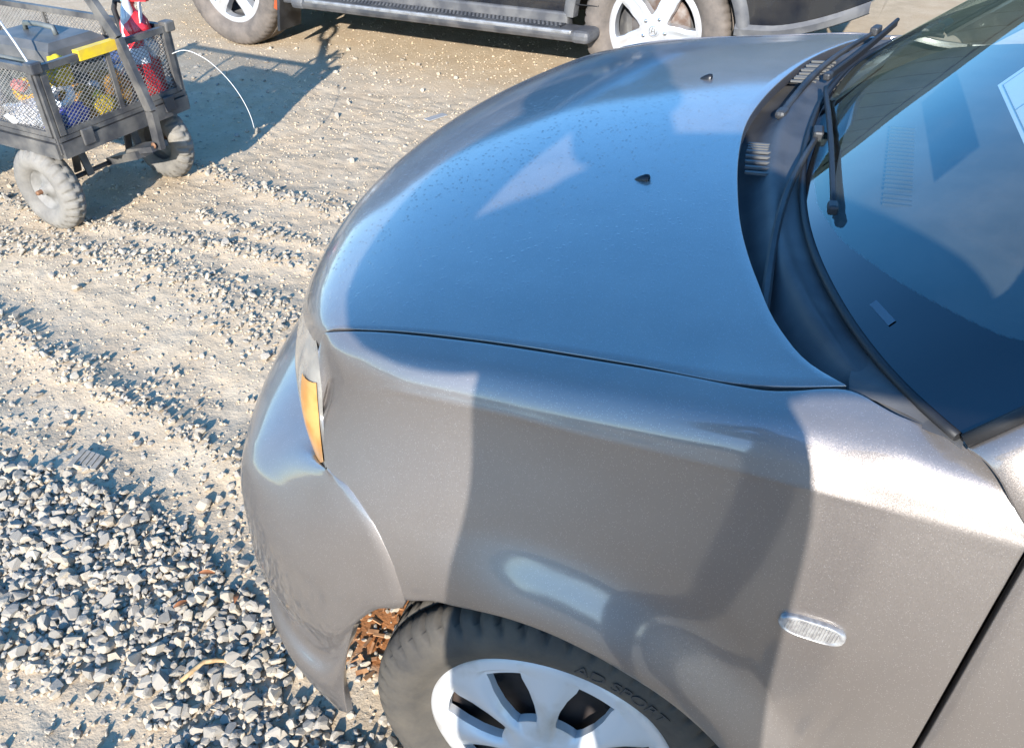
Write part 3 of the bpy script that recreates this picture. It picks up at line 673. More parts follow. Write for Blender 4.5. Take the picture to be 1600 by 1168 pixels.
# ------------------------------------------------------------------ the parked car in front
GAP = [[-0.3813,0.1689,0.832],[-0.3773,0.1722,0.848],[-0.3612,0.1709,0.866],[-0.2681,0.1645,0.89],[-0.1272,0.1567,0.91],[-0.0009,0.1504,0.921],[0.115,0.1409,0.932],[0.2205,0.1328,0.94],[0.266,0.1363,0.943],[0.2965,0.1561,0.945]]
LAMP_EDGE = [[-0.3781,0.164,0.8327],[-0.3731,0.154,0.8155],[-0.3695,0.1459,0.7911],[-0.3695,0.1405,0.761],[-0.3693,0.1361,0.7411],[-0.3627,0.1235,0.7293],[-0.3435,0.0882,0.6935]]
FENDER = [[[-0.3781,0.164,0.8327],[-0.3764,0.1606,0.8273],[-0.3747,0.1572,0.8218],[-0.3731,0.154,0.8155],[-0.3716,0.1511,0.8081],[-0.3703,0.1483,0.7999],[-0.3695,0.1459,0.7911],[-0.3692,0.1439,0.7815],[-0.3693,0.1422,0.7712],[-0.3695,0.1405,0.761],[-0.3726,0.1424,0.7472],[-0.3693,0.1361,0.7411],[-0.3669,0.1314,0.7366],[-0.3627,0.1235,0.7293],[-0.3559,0.1067,0.7107],[-0.3435,0.0882,0.6935],[-0.3217,0.0768,0.6917],[-0.2956,0.0663,0.6892],[-0.2657,0.0516,0.671],[-0.2404,0.0399,0.6462],[-0.2269,0.0333,0.6257],[-0.2177,0.0282,0.6045],[-0.2093,0.0234,0.5774],[-0.2021,0.0197,0.5471]],[[-0.3782,0.1687,0.8381],[-0.3757,0.1648,0.834],[-0.3731,0.1609,0.8299],[-0.3707,0.1573,0.8249],[-0.3688,0.1543,0.8188],[-0.3672,0.1516,0.8119],[-0.3659,0.1493,0.8044],[-0.3651,0.1473,0.7963],[-0.3646,0.1457,0.7876],[-0.3642,0.1441,0.779],[-0.3669,0.1472,0.7665],[-0.3619,0.1405,0.7609],[-0.3537,0.1311,0.7548],[-0.343,0.1186,0.7455],[-0.3306,0.1009,0.7271],[-0.3153,0.083,0.7083],[-0.2956,0.0708,0.6987],[-0.274,0.0601,0.6882],[-0.2513,0.048,0.6675],[-0.2318,0.0381,0.6429],[-0.2199,0.0317,0.6212],[-0.2112,0.0268,0.5992],[-0.2036,0.0228,0.5747],[-0.1971,0.0197,0.5484]],[[-0.3783,0.1734,0.8435],[-0.3749,0.169,0.8407],[-0.3714,0.1645,0.8379],[-0.3684,0.1606,0.8343],[-0.366,0.1575,0.8295],[-0.364,0.1549,0.8238],[-0.3623,0.1526,0.8176],[-0.3609,0.1508,0.811],[-0.3599,0.1493,0.804],[-0.3588,0.1477,0.797],[-0.3592,0.149,0.7882],[-0.353,0.1425,0.7825],[-0.3403,0.1301,0.7733],[-0.3245,0.1147,0.7604],[-0.3072,0.0967,0.7416],[-0.2892,0.0795,0.7211],[-0.271,0.0662,0.704],[-0.2536,0.0551,0.686],[-0.2373,0.0448,0.6636],[-0.2233,0.0365,0.6396],[-0.213,0.0302,0.6166],[-0.2047,0.0254,0.5939],[-0.1979,0.0221,0.5721],[-0.192,0.0196,0.5499]],[[-0.3764,0.176,0.849],[-0.3719,0.1709,0.8471],[-0.3675,0.1659,0.8452],[-0.3637,0.1615,0.8425],[-0.3607,0.1581,0.8384],[-0.3582,0.1555,0.8336],[-0.3561,0.1532,0.8283],[-0.3542,0.1512,0.8227],[-0.3526,0.1497,0.8166],[-0.351,0.1481,0.8106],[-0.3475,0.1453,0.8066],[-0.341,0.1397,0.8004],[-0.3267,0.1271,0.7876],[-0.3085,0.1111,0.7713],[-0.2884,0.0937,0.7518],[-0.2687,0.0773,0.7301],[-0.2517,0.0635,0.7079],[-0.2368,0.052,0.6849],[-0.2248,0.0428,0.6616],[-0.2146,0.0353,0.638],[-0.2053,0.029,0.6142],[-0.1973,0.0244,0.5912],[-0.191,0.0215,0.5714],[-0.1855,0.0194,0.5523]],[[-0.3734,0.175,0.8544],[-0.3678,0.1692,0.8526],[-0.3621,0.1634,0.8509],[-0.3572,0.1584,0.8483],[-0.3533,0.1546,0.8443],[-0.3502,0.1516,0.8394],[-0.3474,0.149,0.8342],[-0.345,0.1468,0.8285],[-0.3429,0.1451,0.8225],[-0.3408,0.1434,0.8166],[-0.3366,0.1398,0.8134],[-0.3302,0.1347,0.807],[-0.316,0.123,0.793],[-0.2976,0.1078,0.7756],[-0.2771,0.0915,0.7561],[-0.2572,0.076,0.7341],[-0.2404,0.0624,0.7106],[-0.2262,0.051,0.6863],[-0.2154,0.0422,0.6627],[-0.2062,0.035,0.6395],[-0.197,0.0286,0.6158],[-0.1889,0.0238,0.593],[-0.1826,0.0209,0.5743],[-0.1771,0.019,0.5564]],[[-0.3685,0.1718,0.8598],[-0.3614,0.1652,0.8578],[-0.3544,0.1586,0.8558],[-0.3483,0.1528,0.8529],[-0.3435,0.1484,0.8485],[-0.3396,0.1449,0.8432],[-0.3362,0.1419,0.8374],[-0.3332,0.1394,0.8313],[-0.3306,0.1374,0.8247],[-0.3281,0.1354,0.8181],[-0.3252,0.1333,0.8137],[-0.319,0.1286,0.8072],[-0.3057,0.118,0.7937],[-0.2885,0.1044,0.7768],[-0.2692,0.0894,0.7574],[-0.25,0.0749,0.7359],[-0.2332,0.0621,0.7132],[-0.2186,0.0512,0.6895],[-0.2072,0.0425,0.6661],[-0.1975,0.0351,0.6429],[-0.188,0.0285,0.6197],[-0.1796,0.0234,0.5977],[-0.1729,0.0203,0.5794],[-0.1671,0.0182,0.5618]],[[-0.3558,0.1686,0.866],[-0.3478,0.1611,0.8638],[-0.3398,0.1536,0.8616],[-0.3329,0.147,0.8584],[-0.3274,0.142,0.8537],[-0.323,0.138,0.848],[-0.3191,0.1346,0.8419],[-0.3157,0.1317,0.8353],[-0.3129,0.1294,0.8283],[-0.31,0.1271,0.8213],[-0.3067,0.1248,0.8171],[-0.3012,0.1208,0.8104],[-0.2895,0.1119,0.7969],[-0.2742,0.1002,0.78],[-0.2567,0.087,0.7606],[-0.2389,0.0738,0.7392],[-0.2225,0.0618,0.7169],[-0.208,0.0514,0.6937],[-0.1965,0.0427,0.67],[-0.1866,0.0351,0.6466],[-0.177,0.0282,0.6239],[-0.1686,0.0227,0.6024],[-0.1618,0.0192,0.5845],[-0.1558,0.0169,0.567]],[[-0.3328,0.166,0.8736],[-0.3245,0.1574,0.8714],[-0.3162,0.1489,0.8692],[-0.309,0.1415,0.866],[-0.3034,0.1358,0.8613],[-0.2988,0.1313,0.8556],[-0.2947,0.1274,0.8495],[-0.2912,0.1242,0.8429],[-0.2882,0.1216,0.8359],[-0.2852,0.1189,0.8289],[-0.2816,0.1162,0.8252],[-0.2769,0.1129,0.818],[-0.267,0.1058,0.804],[-0.2538,0.0961,0.7865],[-0.2385,0.0848,0.7668],[-0.2224,0.0729,0.7452],[-0.2072,0.0616,0.7224],[-0.1935,0.0514,0.6985],[-0.1829,0.0428,0.674],[-0.1736,0.0349,0.6501],[-0.1646,0.0274,0.6274],[-0.1566,0.0214,0.606],[-0.15,0.0176,0.5884],[-0.1443,0.0153,0.5712]],[[-0.3022,0.1632,0.882],[-0.294,0.1536,0.8799],[-0.2858,0.144,0.8777],[-0.2786,0.1358,0.8746],[-0.2731,0.1294,0.87],[-0.2685,0.1243,0.8644],[-0.2645,0.1199,0.8583],[-0.261,0.1163,0.8519],[-0.2581,0.1134,0.845],[-0.2551,0.1104,0.8382],[-0.2525,0.1086,0.8335],[-0.2486,0.106,0.826],[-0.2405,0.1004,0.8117],[-0.2296,0.0924,0.794],[-0.2166,0.0828,0.7741],[-0.2027,0.0722,0.7523],[-0.1888,0.0616,0.7288],[-0.1763,0.0516,0.7039],[-0.1669,0.043,0.6785],[-0.1586,0.0345,0.6541],[-0.1502,0.0263,0.6312],[-0.1428,0.0197,0.6098],[-0.1367,0.0155,0.5924],[-0.1315,0.0131,0.5751]],[[-0.2659,0.1605,0.89],[-0.258,0.1501,0.8878],[-0.2502,0.1397,0.8857],[-0.2433,0.1307,0.8825],[-0.238,0.1237,0.8779],[-0.2336,0.1182,0.8723],[-0.2298,0.1135,0.8663],[-0.2264,0.1095,0.8599],[-0.2236,0.1063,0.853],[-0.2207,0.1031,0.8461],[-0.2189,0.1022,0.8407],[-0.2156,0.1,0.8331],[-0.209,0.0954,0.8188],[-0.2001,0.0889,0.8012],[-0.1894,0.0807,0.7815],[-0.1776,0.0714,0.7596],[-0.1654,0.0614,0.7354],[-0.1543,0.0516,0.7097],[-0.1464,0.043,0.6833],[-0.139,0.0338,0.6587],[-0.1315,0.0247,0.6359],[-0.1248,0.0172,0.6149],[-0.1192,0.0126,0.5979],[-0.1145,0.01,0.5809]],[[-0.2223,0.1578,0.8973],[-0.2151,0.1469,0.8951],[-0.2078,0.136,0.8928],[-0.2015,0.1266,0.8896],[-0.1965,0.1194,0.8848],[-0.1925,0.1136,0.879],[-0.189,0.1086,0.8727],[-0.1859,0.1045,0.8661],[-0.1833,0.1012,0.8589],[-0.1806,0.0978,0.8518],[-0.1785,0.0967,0.8466],[-0.1759,0.0948,0.839],[-0.1707,0.091,0.8253],[-0.1636,0.0856,0.8082],[-0.155,0.0787,0.7891],[-0.1455,0.0705,0.7675],[-0.1352,0.0611,0.7429],[-0.1258,0.0517,0.7164],[-0.1194,0.043,0.6892],[-0.1132,0.0328,0.6647],[-0.1066,0.0226,0.6424],[-0.1007,0.0141,0.6221],[-0.0956,0.0088,0.6059],[-0.0916,0.0058,0.5896]],[[-0.1732,0.1552,0.9041],[-0.1667,0.1441,0.9018],[-0.1603,0.1329,0.8994],[-0.1547,0.1232,0.896],[-0.1503,0.1158,0.891],[-0.1468,0.1099,0.8849],[-0.1437,0.1048,0.8783],[-0.1409,0.1006,0.8713],[-0.1386,0.0972,0.8638],[-0.1363,0.0937,0.8563],[-0.1344,0.0924,0.8512],[-0.1323,0.0908,0.8438],[-0.1284,0.0875,0.8308],[-0.123,0.0829,0.8145],[-0.1164,0.077,0.7962],[-0.109,0.0697,0.7752],[-0.1007,0.061,0.7503],[-0.0933,0.0518,0.7232],[-0.0885,0.043,0.6953],[-0.0836,0.0318,0.6709],[-0.0781,0.0205,0.6491],[-0.0732,0.011,0.6294],[-0.0689,0.0051,0.614],[-0.0654,0.0015,0.5986]],[[-0.1256,0.1528,0.91],[-0.1199,0.1414,0.9075],[-0.1143,0.13,0.905],[-0.1094,0.1202,0.9015],[-0.1056,0.1126,0.8962],[-0.1025,0.1066,0.8898],[-0.0997,0.1014,0.8828],[-0.0973,0.0971,0.8755],[-0.0953,0.0936,0.8676],[-0.0932,0.0901,0.8597],[-0.0921,0.0891,0.8544],[-0.0905,0.0876,0.8471],[-0.0876,0.0847,0.8346],[-0.0837,0.0805,0.8189],[-0.0787,0.0752,0.8012],[-0.0731,0.0686,0.7805],[-0.0667,0.0603,0.7554],[-0.0611,0.0515,0.7278],[-0.0578,0.0425,0.6995],[-0.0541,0.0307,0.6751],[-0.0499,0.0186,0.6535],[-0.046,0.0085,0.6342],[-0.0426,0.0022,0.6193],[-0.0398,-0.0016,0.6044]],[[-0.0821,0.1507,0.9143],[-0.0771,0.1392,0.9117],[-0.0722,0.1276,0.9092],[-0.0678,0.1175,0.9054],[-0.0644,0.1098,0.8999],[-0.0616,0.1037,0.8932],[-0.0592,0.0984,0.886],[-0.0571,0.094,0.8782],[-0.0552,0.0904,0.87],[-0.0534,0.0869,0.8618],[-0.0529,0.0862,0.8561],[-0.0517,0.0848,0.8489],[-0.0496,0.082,0.8366],[-0.0467,0.078,0.8211],[-0.0431,0.0731,0.8036],[-0.039,0.0668,0.7831],[-0.0343,0.0589,0.7578],[-0.0304,0.0504,0.7298],[-0.0285,0.0415,0.7011],[-0.026,0.0293,0.6768],[-0.023,0.0169,0.6553],[-0.0202,0.0066,0.636],[-0.0177,0.0003,0.6212],[-0.0157,-0.0035,0.6064]],[[-0.0403,0.1489,0.9177],[-0.0359,0.1371,0.915],[-0.0315,0.1254,0.9123],[-0.0276,0.1152,0.9083],[-0.0246,0.1074,0.9026],[-0.0222,0.1011,0.8956],[-0.02,0.0957,0.8881],[-0.0181,0.0913,0.88],[-0.0166,0.0877,0.8714],[-0.015,0.0841,0.8628],[-0.0146,0.0833,0.8574],[-0.0138,0.0818,0.8501],[-0.0124,0.0791,0.8377],[-0.0104,0.0753,0.8221],[-0.0079,0.0705,0.8044],[-0.0051,0.0645,0.7836],[-0.0021,0.057,0.7582],[0.0002,0.0489,0.73],[0.0008,0.0401,0.701],[0.0021,0.0278,0.6766],[0.004,0.0154,0.655],[0.0056,0.0051,0.6356],[0.0072,-0.001,0.6206],[0.0083,-0.0047,0.6058]],[[0.0004,0.1467,0.921],[0.0042,0.1348,0.9182],[0.0081,0.1229,0.9154],[0.0114,0.1127,0.9113],[0.014,0.1048,0.9054],[0.0162,0.0985,0.8981],[0.018,0.0931,0.8903],[0.0197,0.0885,0.8819],[0.0211,0.0849,0.873],[0.0225,0.0813,0.8641],[0.0227,0.0803,0.8589],[0.0232,0.0789,0.8515],[0.0239,0.0761,0.8385],[0.025,0.0723,0.8221],[0.0265,0.0675,0.8036],[0.0281,0.0616,0.7821],[0.0297,0.0544,0.7564],[0.0306,0.0468,0.728],[0.0302,0.0382,0.6989],[0.0305,0.0259,0.6744],[0.0314,0.0135,0.6529],[0.0321,0.0032,0.6335],[0.0329,-0.0028,0.6186],[0.0334,-0.0064,0.6038]],[[0.04,0.1437,0.9248],[0.0433,0.1319,0.9219],[0.0467,0.12,0.919],[0.0496,0.1097,0.9148],[0.0518,0.1018,0.9087],[0.0537,0.0955,0.9012],[0.0553,0.0901,0.8932],[0.0567,0.0855,0.8846],[0.0579,0.0819,0.8754],[0.0591,0.0783,0.8662],[0.0592,0.0773,0.861],[0.0593,0.0759,0.8533],[0.0595,0.073,0.839],[0.0598,0.069,0.821],[0.0604,0.064,0.8008],[0.0609,0.0581,0.778],[0.0613,0.0513,0.752],[0.0612,0.0442,0.7236],[0.06,0.0358,0.6944],[0.0596,0.0235,0.6701],[0.0596,0.0111,0.6488],[0.0596,0.0009,0.6296],[0.0599,-0.0051,0.6149],[0.0598,-0.0087,0.6003]],[[0.0785,0.1405,0.9286],[0.0813,0.1286,0.9256],[0.0842,0.1168,0.9226],[0.0866,0.1065,0.9184],[0.0886,0.0987,0.912],[0.0901,0.0924,0.9044],[0.0915,0.087,0.8962],[0.0927,0.0825,0.8874],[0.0937,0.0789,0.878],[0.0947,0.0752,0.8686],[0.0947,0.0744,0.8633],[0.0945,0.0729,0.8552],[0.0942,0.0698,0.8392],[0.0939,0.0654,0.819],[0.0936,0.0602,0.7965],[0.0932,0.0541,0.7717],[0.0927,0.0477,0.7453],[0.0917,0.0412,0.717],[0.09,0.0331,0.6878],[0.089,0.0209,0.6637],[0.0883,0.0087,0.6426],[0.0878,-0.0015,0.6236],[0.0875,-0.0074,0.6091],[0.0871,-0.0109,0.5947]],[[0.1159,0.1373,0.932],[0.1181,0.1256,0.929],[0.1203,0.1138,0.926],[0.1222,0.1036,0.9216],[0.1238,0.0957,0.9151],[0.125,0.0895,0.9073],[0.1261,0.0841,0.8989],[0.127,0.0796,0.8899],[0.1278,0.076,0.8803],[0.1286,0.0724,0.8707],[0.1284,0.0715,0.8655],[0.128,0.07,0.8569],[0.1272,0.0666,0.8391],[0.1263,0.062,0.8164],[0.1253,0.0564,0.7912],[0.1242,0.0502,0.7642],[0.1229,0.0442,0.7374],[0.1213,0.0383,0.709],[0.1192,0.0305,0.6795],[0.1178,0.0185,0.6554],[0.1167,0.0065,0.6342],[0.1157,-0.0034,0.6151],[0.115,-0.0092,0.6005],[0.1143,-0.0125,0.586]],[[0.1528,0.1334,0.935],[0.1541,0.1219,0.932],[0.1554,0.1103,0.9289],[0.1566,0.1003,0.9244],[0.1575,0.0926,0.9179],[0.1583,0.0865,0.9099],[0.1589,0.0812,0.9014],[0.1595,0.0768,0.8922],[0.16,0.0732,0.8825],[0.1605,0.0697,0.8727],[0.1601,0.0689,0.8674],[0.1596,0.0673,0.8583],[0.1585,0.0637,0.8387],[0.1571,0.0588,0.8138],[0.1556,0.0529,0.7861],[0.1539,0.0467,0.7569],[0.1522,0.041,0.7292],[0.1503,0.0356,0.7004],[0.148,0.0283,0.6701],[0.1463,0.0167,0.6454],[0.1449,0.005,0.6237],[0.1437,-0.0045,0.604],[0.1427,-0.0099,0.5889],[0.1417,-0.0128,0.5737]],[[0.1885,0.1296,0.9377],[0.1889,0.1183,0.9346],[0.1892,0.107,0.9315],[0.1896,0.0972,0.927],[0.1898,0.0896,0.9203],[0.19,0.0836,0.9123],[0.1902,0.0784,0.9036],[0.1903,0.0741,0.8943],[0.1905,0.0707,0.8844],[0.1906,0.0672,0.8745],[0.1903,0.0665,0.8689],[0.1897,0.0649,0.8594],[0.1883,0.061,0.8378],[0.1865,0.0558,0.8105],[0.1846,0.0497,0.7801],[0.1826,0.0434,0.7484],[0.1806,0.0379,0.7196],[0.1786,0.0329,0.6903],[0.1764,0.0263,0.6589],[0.1746,0.0153,0.6332],[0.1731,0.0041,0.6106],[0.1716,-0.0049,0.5899],[0.1706,-0.0099,0.574],[0.1695,-0.0124,0.5581]],[[0.221,0.1293,0.94],[0.2207,0.1177,0.9368],[0.2204,0.106,0.9337],[0.2202,0.0959,0.9291],[0.22,0.0881,0.9223],[0.2198,0.0819,0.9142],[0.2197,0.0766,0.9053],[0.2196,0.0722,0.8959],[0.2195,0.0686,0.8859],[0.2194,0.065,0.8758],[0.219,0.0644,0.8701],[0.2182,0.0627,0.8598],[0.2165,0.0584,0.8356],[0.2142,0.0527,0.8047],[0.2118,0.0462,0.7706],[0.2093,0.0397,0.7356],[0.2072,0.0346,0.7058],[0.2051,0.0301,0.6761],[0.203,0.0239,0.6441],[0.2013,0.0134,0.6177],[0.1996,0.003,0.5941],[0.1982,-0.0054,0.5725],[0.197,-0.0099,0.5559],[0.1959,-0.0122,0.5394]],[[0.2494,0.1367,0.9418],[0.2489,0.1234,0.9386],[0.2485,0.11,0.9353],[0.2481,0.0985,0.9307],[0.2478,0.0897,0.9238],[0.2475,0.0826,0.9155],[0.2473,0.0765,0.9065],[0.2471,0.0714,0.8969],[0.2469,0.0674,0.8867],[0.2468,0.0633,0.8764],[0.2463,0.0626,0.8707],[0.2454,0.0607,0.8595],[0.2433,0.0559,0.8317],[0.2405,0.0494,0.7961],[0.2374,0.0424,0.7569],[0.2344,0.0357,0.7175],[0.2322,0.031,0.6866],[0.2302,0.0271,0.6572],[0.2283,0.0209,0.6254],[0.2265,0.0111,0.5985],[0.2249,0.0014,0.5743],[0.2234,-0.0063,0.552],[0.2222,-0.0105,0.5349],[0.2211,-0.0126,0.5184]],[[0.2745,0.1475,0.9431],[0.2742,0.132,0.9398],[0.2739,0.1164,0.9366],[0.2737,0.103,0.9318],[0.2734,0.0926,0.9248],[0.2733,0.0844,0.9163],[0.2731,0.0773,0.9072],[0.273,0.0714,0.8974],[0.2729,0.0666,0.887],[0.2728,0.0619,0.8765],[0.2724,0.0611,0.8709],[0.2714,0.059,0.8586],[0.2688,0.0535,0.8264],[0.2654,0.0462,0.785],[0.2617,0.0385,0.7395],[0.2582,0.0316,0.6945],[0.2558,0.0274,0.6625],[0.254,0.0241,0.6337],[0.2522,0.0176,0.6028],[0.2506,0.0083,0.5758],[0.2489,-0.0006,0.5511],[0.2475,-0.0076,0.5283],[0.2463,-0.0114,0.511],[0.2452,-0.0135,0.4946]],[[0.297,0.1528,0.944],[0.2971,0.1361,0.9407],[0.2972,0.1194,0.9373],[0.2973,0.1049,0.9325],[0.2974,0.0938,0.9254],[0.2975,0.0849,0.9168],[0.2975,0.0773,0.9075],[0.2976,0.0709,0.8976],[0.2976,0.0658,0.887],[0.2977,0.0607,0.8764],[0.2972,0.0598,0.8707],[0.296,0.0576,0.8572],[0.2927,0.0512,0.8197],[0.2884,0.0429,0.7711],[0.2838,0.0346,0.7179],[0.2795,0.0276,0.6662],[0.277,0.0238,0.6328],[0.2753,0.0208,0.6052],[0.2736,0.0136,0.5759],[0.2719,0.0047,0.549],[0.2703,-0.0034,0.5239],[0.2689,-0.0096,0.5006],[0.2677,-0.0129,0.4829],[0.2666,-0.0147,0.4662]],[[0.3158,0.1469,0.9446],[0.3168,0.1311,0.9413],[0.3178,0.1152,0.9379],[0.3187,0.1016,0.933],[0.3193,0.091,0.9258],[0.3199,0.0827,0.9171],[0.3203,0.0754,0.9077],[0.3208,0.0694,0.8976],[0.3211,0.0646,0.8869],[0.3215,0.0597,0.8762],[0.3209,0.0589,0.8707],[0.3193,0.0563,0.8552],[0.3145,0.0485,0.8085],[0.3081,0.0386,0.7477],[0.3016,0.0293,0.6819],[0.2958,0.0223,0.6188],[0.293,0.0186,0.5843],[0.2914,0.0135,0.5626],[0.2896,0.0055,0.5359],[0.2881,-0.0025,0.5097],[0.2867,-0.009,0.4846],[0.2857,-0.0129,0.4604],[0.2849,-0.0139,0.4409],[0.2842,-0.013,0.4218]],[[0.332,0.1353,0.9448],[0.3341,0.1215,0.9414],[0.3362,0.1077,0.938],[0.3381,0.0957,0.9331],[0.3395,0.0865,0.9258],[0.3407,0.0791,0.917],[0.3417,0.0728,0.9075],[0.3426,0.0675,0.8974],[0.3434,0.0633,0.8865],[0.3441,0.0591,0.8757],[0.3436,0.0582,0.8704],[0.3416,0.0552,0.8527],[0.3349,0.0458,0.7959],[0.3264,0.0343,0.7208],[0.3177,0.0243,0.6398],[0.3102,0.0167,0.564],[0.3066,0.0093,0.5335],[0.3051,0.0041,0.5158],[0.3032,-0.0032,0.4898],[0.3019,-0.009,0.4623],[0.3011,-0.0115,0.4336],[0.3006,-0.0104,0.4035],[0.3004,-0.0075,0.3794],[0.2999,-0.0072,0.3631]],[[0.3486,0.1264,0.944],[0.3516,0.1141,0.9406],[0.3546,0.1017,0.9372],[0.3572,0.0911,0.9323],[0.3593,0.0829,0.925],[0.3609,0.0763,0.9163],[0.3624,0.0707,0.9068],[0.3637,0.066,0.8967],[0.3647,0.0622,0.8859],[0.3658,0.0584,0.8751],[0.3651,0.0574,0.869],[0.3629,0.0543,0.8501],[0.3559,0.0445,0.7904],[0.3468,0.0327,0.7111],[0.3376,0.0227,0.6246],[0.3295,0.0155,0.5429],[0.3256,0.0084,0.5103],[0.3237,0.0036,0.492],[0.3216,-0.0027,0.4642],[0.32,-0.0069,0.4335],[0.3188,-0.0075,0.3986],[0.3178,-0.0063,0.3647],[0.3165,-0.0069,0.3431],[0.3153,-0.0072,0.3243]],[[0.3665,0.1239,0.9416],[0.37,0.1119,0.9383],[0.3734,0.0999,0.935],[0.3765,0.0896,0.9301],[0.3788,0.0816,0.9231],[0.3807,0.0753,0.9145],[0.3824,0.0698,0.9052],[0.3839,0.0652,0.8953],[0.3852,0.0616,0.8848],[0.3864,0.0579,0.8742],[0.3853,0.0565,0.8657],[0.3832,0.0535,0.8475],[0.3777,0.0455,0.7988],[0.3707,0.0358,0.735],[0.3632,0.0267,0.6631],[0.3564,0.0198,0.5927],[0.3528,0.0168,0.5524],[0.3505,0.0147,0.5227],[0.3477,0.0096,0.4894],[0.3447,0.0033,0.4562],[0.3412,-0.0019,0.4164],[0.3378,-0.003,0.3708],[0.3341,-0.0057,0.3381],[0.3303,-0.0074,0.3063]],[[0.3848,0.124,0.9382],[0.3885,0.1119,0.935],[0.3922,0.0998,0.9318],[0.3954,0.0894,0.9271],[0.3979,0.0814,0.9203],[0.4,0.0749,0.912],[0.4018,0.0694,0.9031],[0.4034,0.0648,0.8936],[0.4047,0.0612,0.8834],[0.406,0.0575,0.8732],[0.4046,0.0555,0.8615],[0.4026,0.0527,0.8448],[0.3993,0.0477,0.8141],[0.395,0.0414,0.7741],[0.3897,0.0342,0.7237],[0.3845,0.0276,0.6711],[0.3807,0.0233,0.6312],[0.3774,0.02,0.5944],[0.3743,0.0169,0.5542],[0.3708,0.0142,0.5087],[0.3651,0.0084,0.454],[0.3586,0.002,0.397],[0.3518,-0.0027,0.3478],[0.3447,-0.0071,0.2997]],[[0.4037,0.123,0.935],[0.4075,0.111,0.9319],[0.4112,0.099,0.9288],[0.4145,0.0886,0.9243],[0.4171,0.0806,0.9177],[0.4192,0.0743,0.9097],[0.421,0.0688,0.9011],[0.4227,0.0642,0.8919],[0.424,0.0606,0.8821],[0.4254,0.0569,0.8722],[0.4237,0.0546,0.8582],[0.4219,0.052,0.8427],[0.4199,0.0491,0.8249],[0.4172,0.0454,0.8013],[0.4133,0.0399,0.7649],[0.4089,0.034,0.7229],[0.405,0.029,0.6834],[0.4012,0.0245,0.6426],[0.3975,0.0206,0.6013],[0.3932,0.0169,0.5533],[0.387,0.0131,0.4856],[0.3791,0.0075,0.4137],[0.3703,0.001,0.3537],[0.3606,-0.0065,0.296]],[[0.4234,0.1194,0.9325],[0.4271,0.1079,0.9295],[0.4307,0.0964,0.9265],[0.434,0.0865,0.9221],[0.4365,0.0789,0.9157],[0.4385,0.0728,0.9079],[0.4403,0.0675,0.8995],[0.4419,0.0632,0.8905],[0.4433,0.0596,0.8809],[0.4446,0.0561,0.8714],[0.443,0.0539,0.8567],[0.4413,0.0514,0.8414],[0.4394,0.049,0.8266],[0.437,0.0459,0.8068],[0.4333,0.0409,0.7734],[0.4291,0.0353,0.7338],[0.4252,0.0303,0.6943],[0.4213,0.0256,0.6527],[0.4176,0.0215,0.6114],[0.4131,0.0176,0.563],[0.4067,0.0135,0.4938],[0.3991,0.0103,0.415],[0.3898,0.0037,0.3517],[0.3792,-0.0056,0.2934]],[[0.4436,0.1147,0.9303],[0.4471,0.1039,0.9273],[0.4505,0.0931,0.9244],[0.4536,0.0838,0.9201],[0.4559,0.0766,0.9138],[0.4578,0.0709,0.9062],[0.4595,0.066,0.898],[0.461,0.0619,0.8892],[0.4623,0.0586,0.8799],[0.4635,0.0553,0.8705],[0.4621,0.0532,0.856],[0.4603,0.0507,0.8407],[0.4583,0.0482,0.8244],[0.4558,0.0449,0.8029],[0.452,0.0399,0.768],[0.4478,0.0344,0.7274],[0.4439,0.0295,0.6881],[0.4401,0.025,0.6471],[0.4365,0.0211,0.6061],[0.4323,0.0174,0.5584],[0.426,0.0134,0.4905],[0.4188,0.0106,0.413],[0.4098,0.0053,0.3493],[0.399,-0.0045,0.2936]],[[0.4638,0.1101,0.928],[0.4671,0.1,0.9251],[0.4703,0.0899,0.9223],[0.4731,0.0811,0.9181],[0.4754,0.0744,0.9119],[0.4771,0.069,0.9045],[0.4787,0.0644,0.8965],[0.4801,0.0606,0.8879],[0.4813,0.0575,0.8788],[0.4824,0.0544,0.8696],[0.4808,0.0523,0.8556],[0.479,0.0499,0.8402],[0.477,0.0472,0.8225],[0.4743,0.0438,0.7991],[0.4705,0.0387,0.7628],[0.4663,0.0334,0.7211],[0.4626,0.0288,0.6818],[0.4589,0.0245,0.6415],[0.4554,0.0208,0.6009],[0.4513,0.0171,0.5537],[0.4452,0.0133,0.4872],[0.4382,0.0106,0.4116],[0.4295,0.0058,0.3488],[0.4187,-0.0036,0.2943]]]
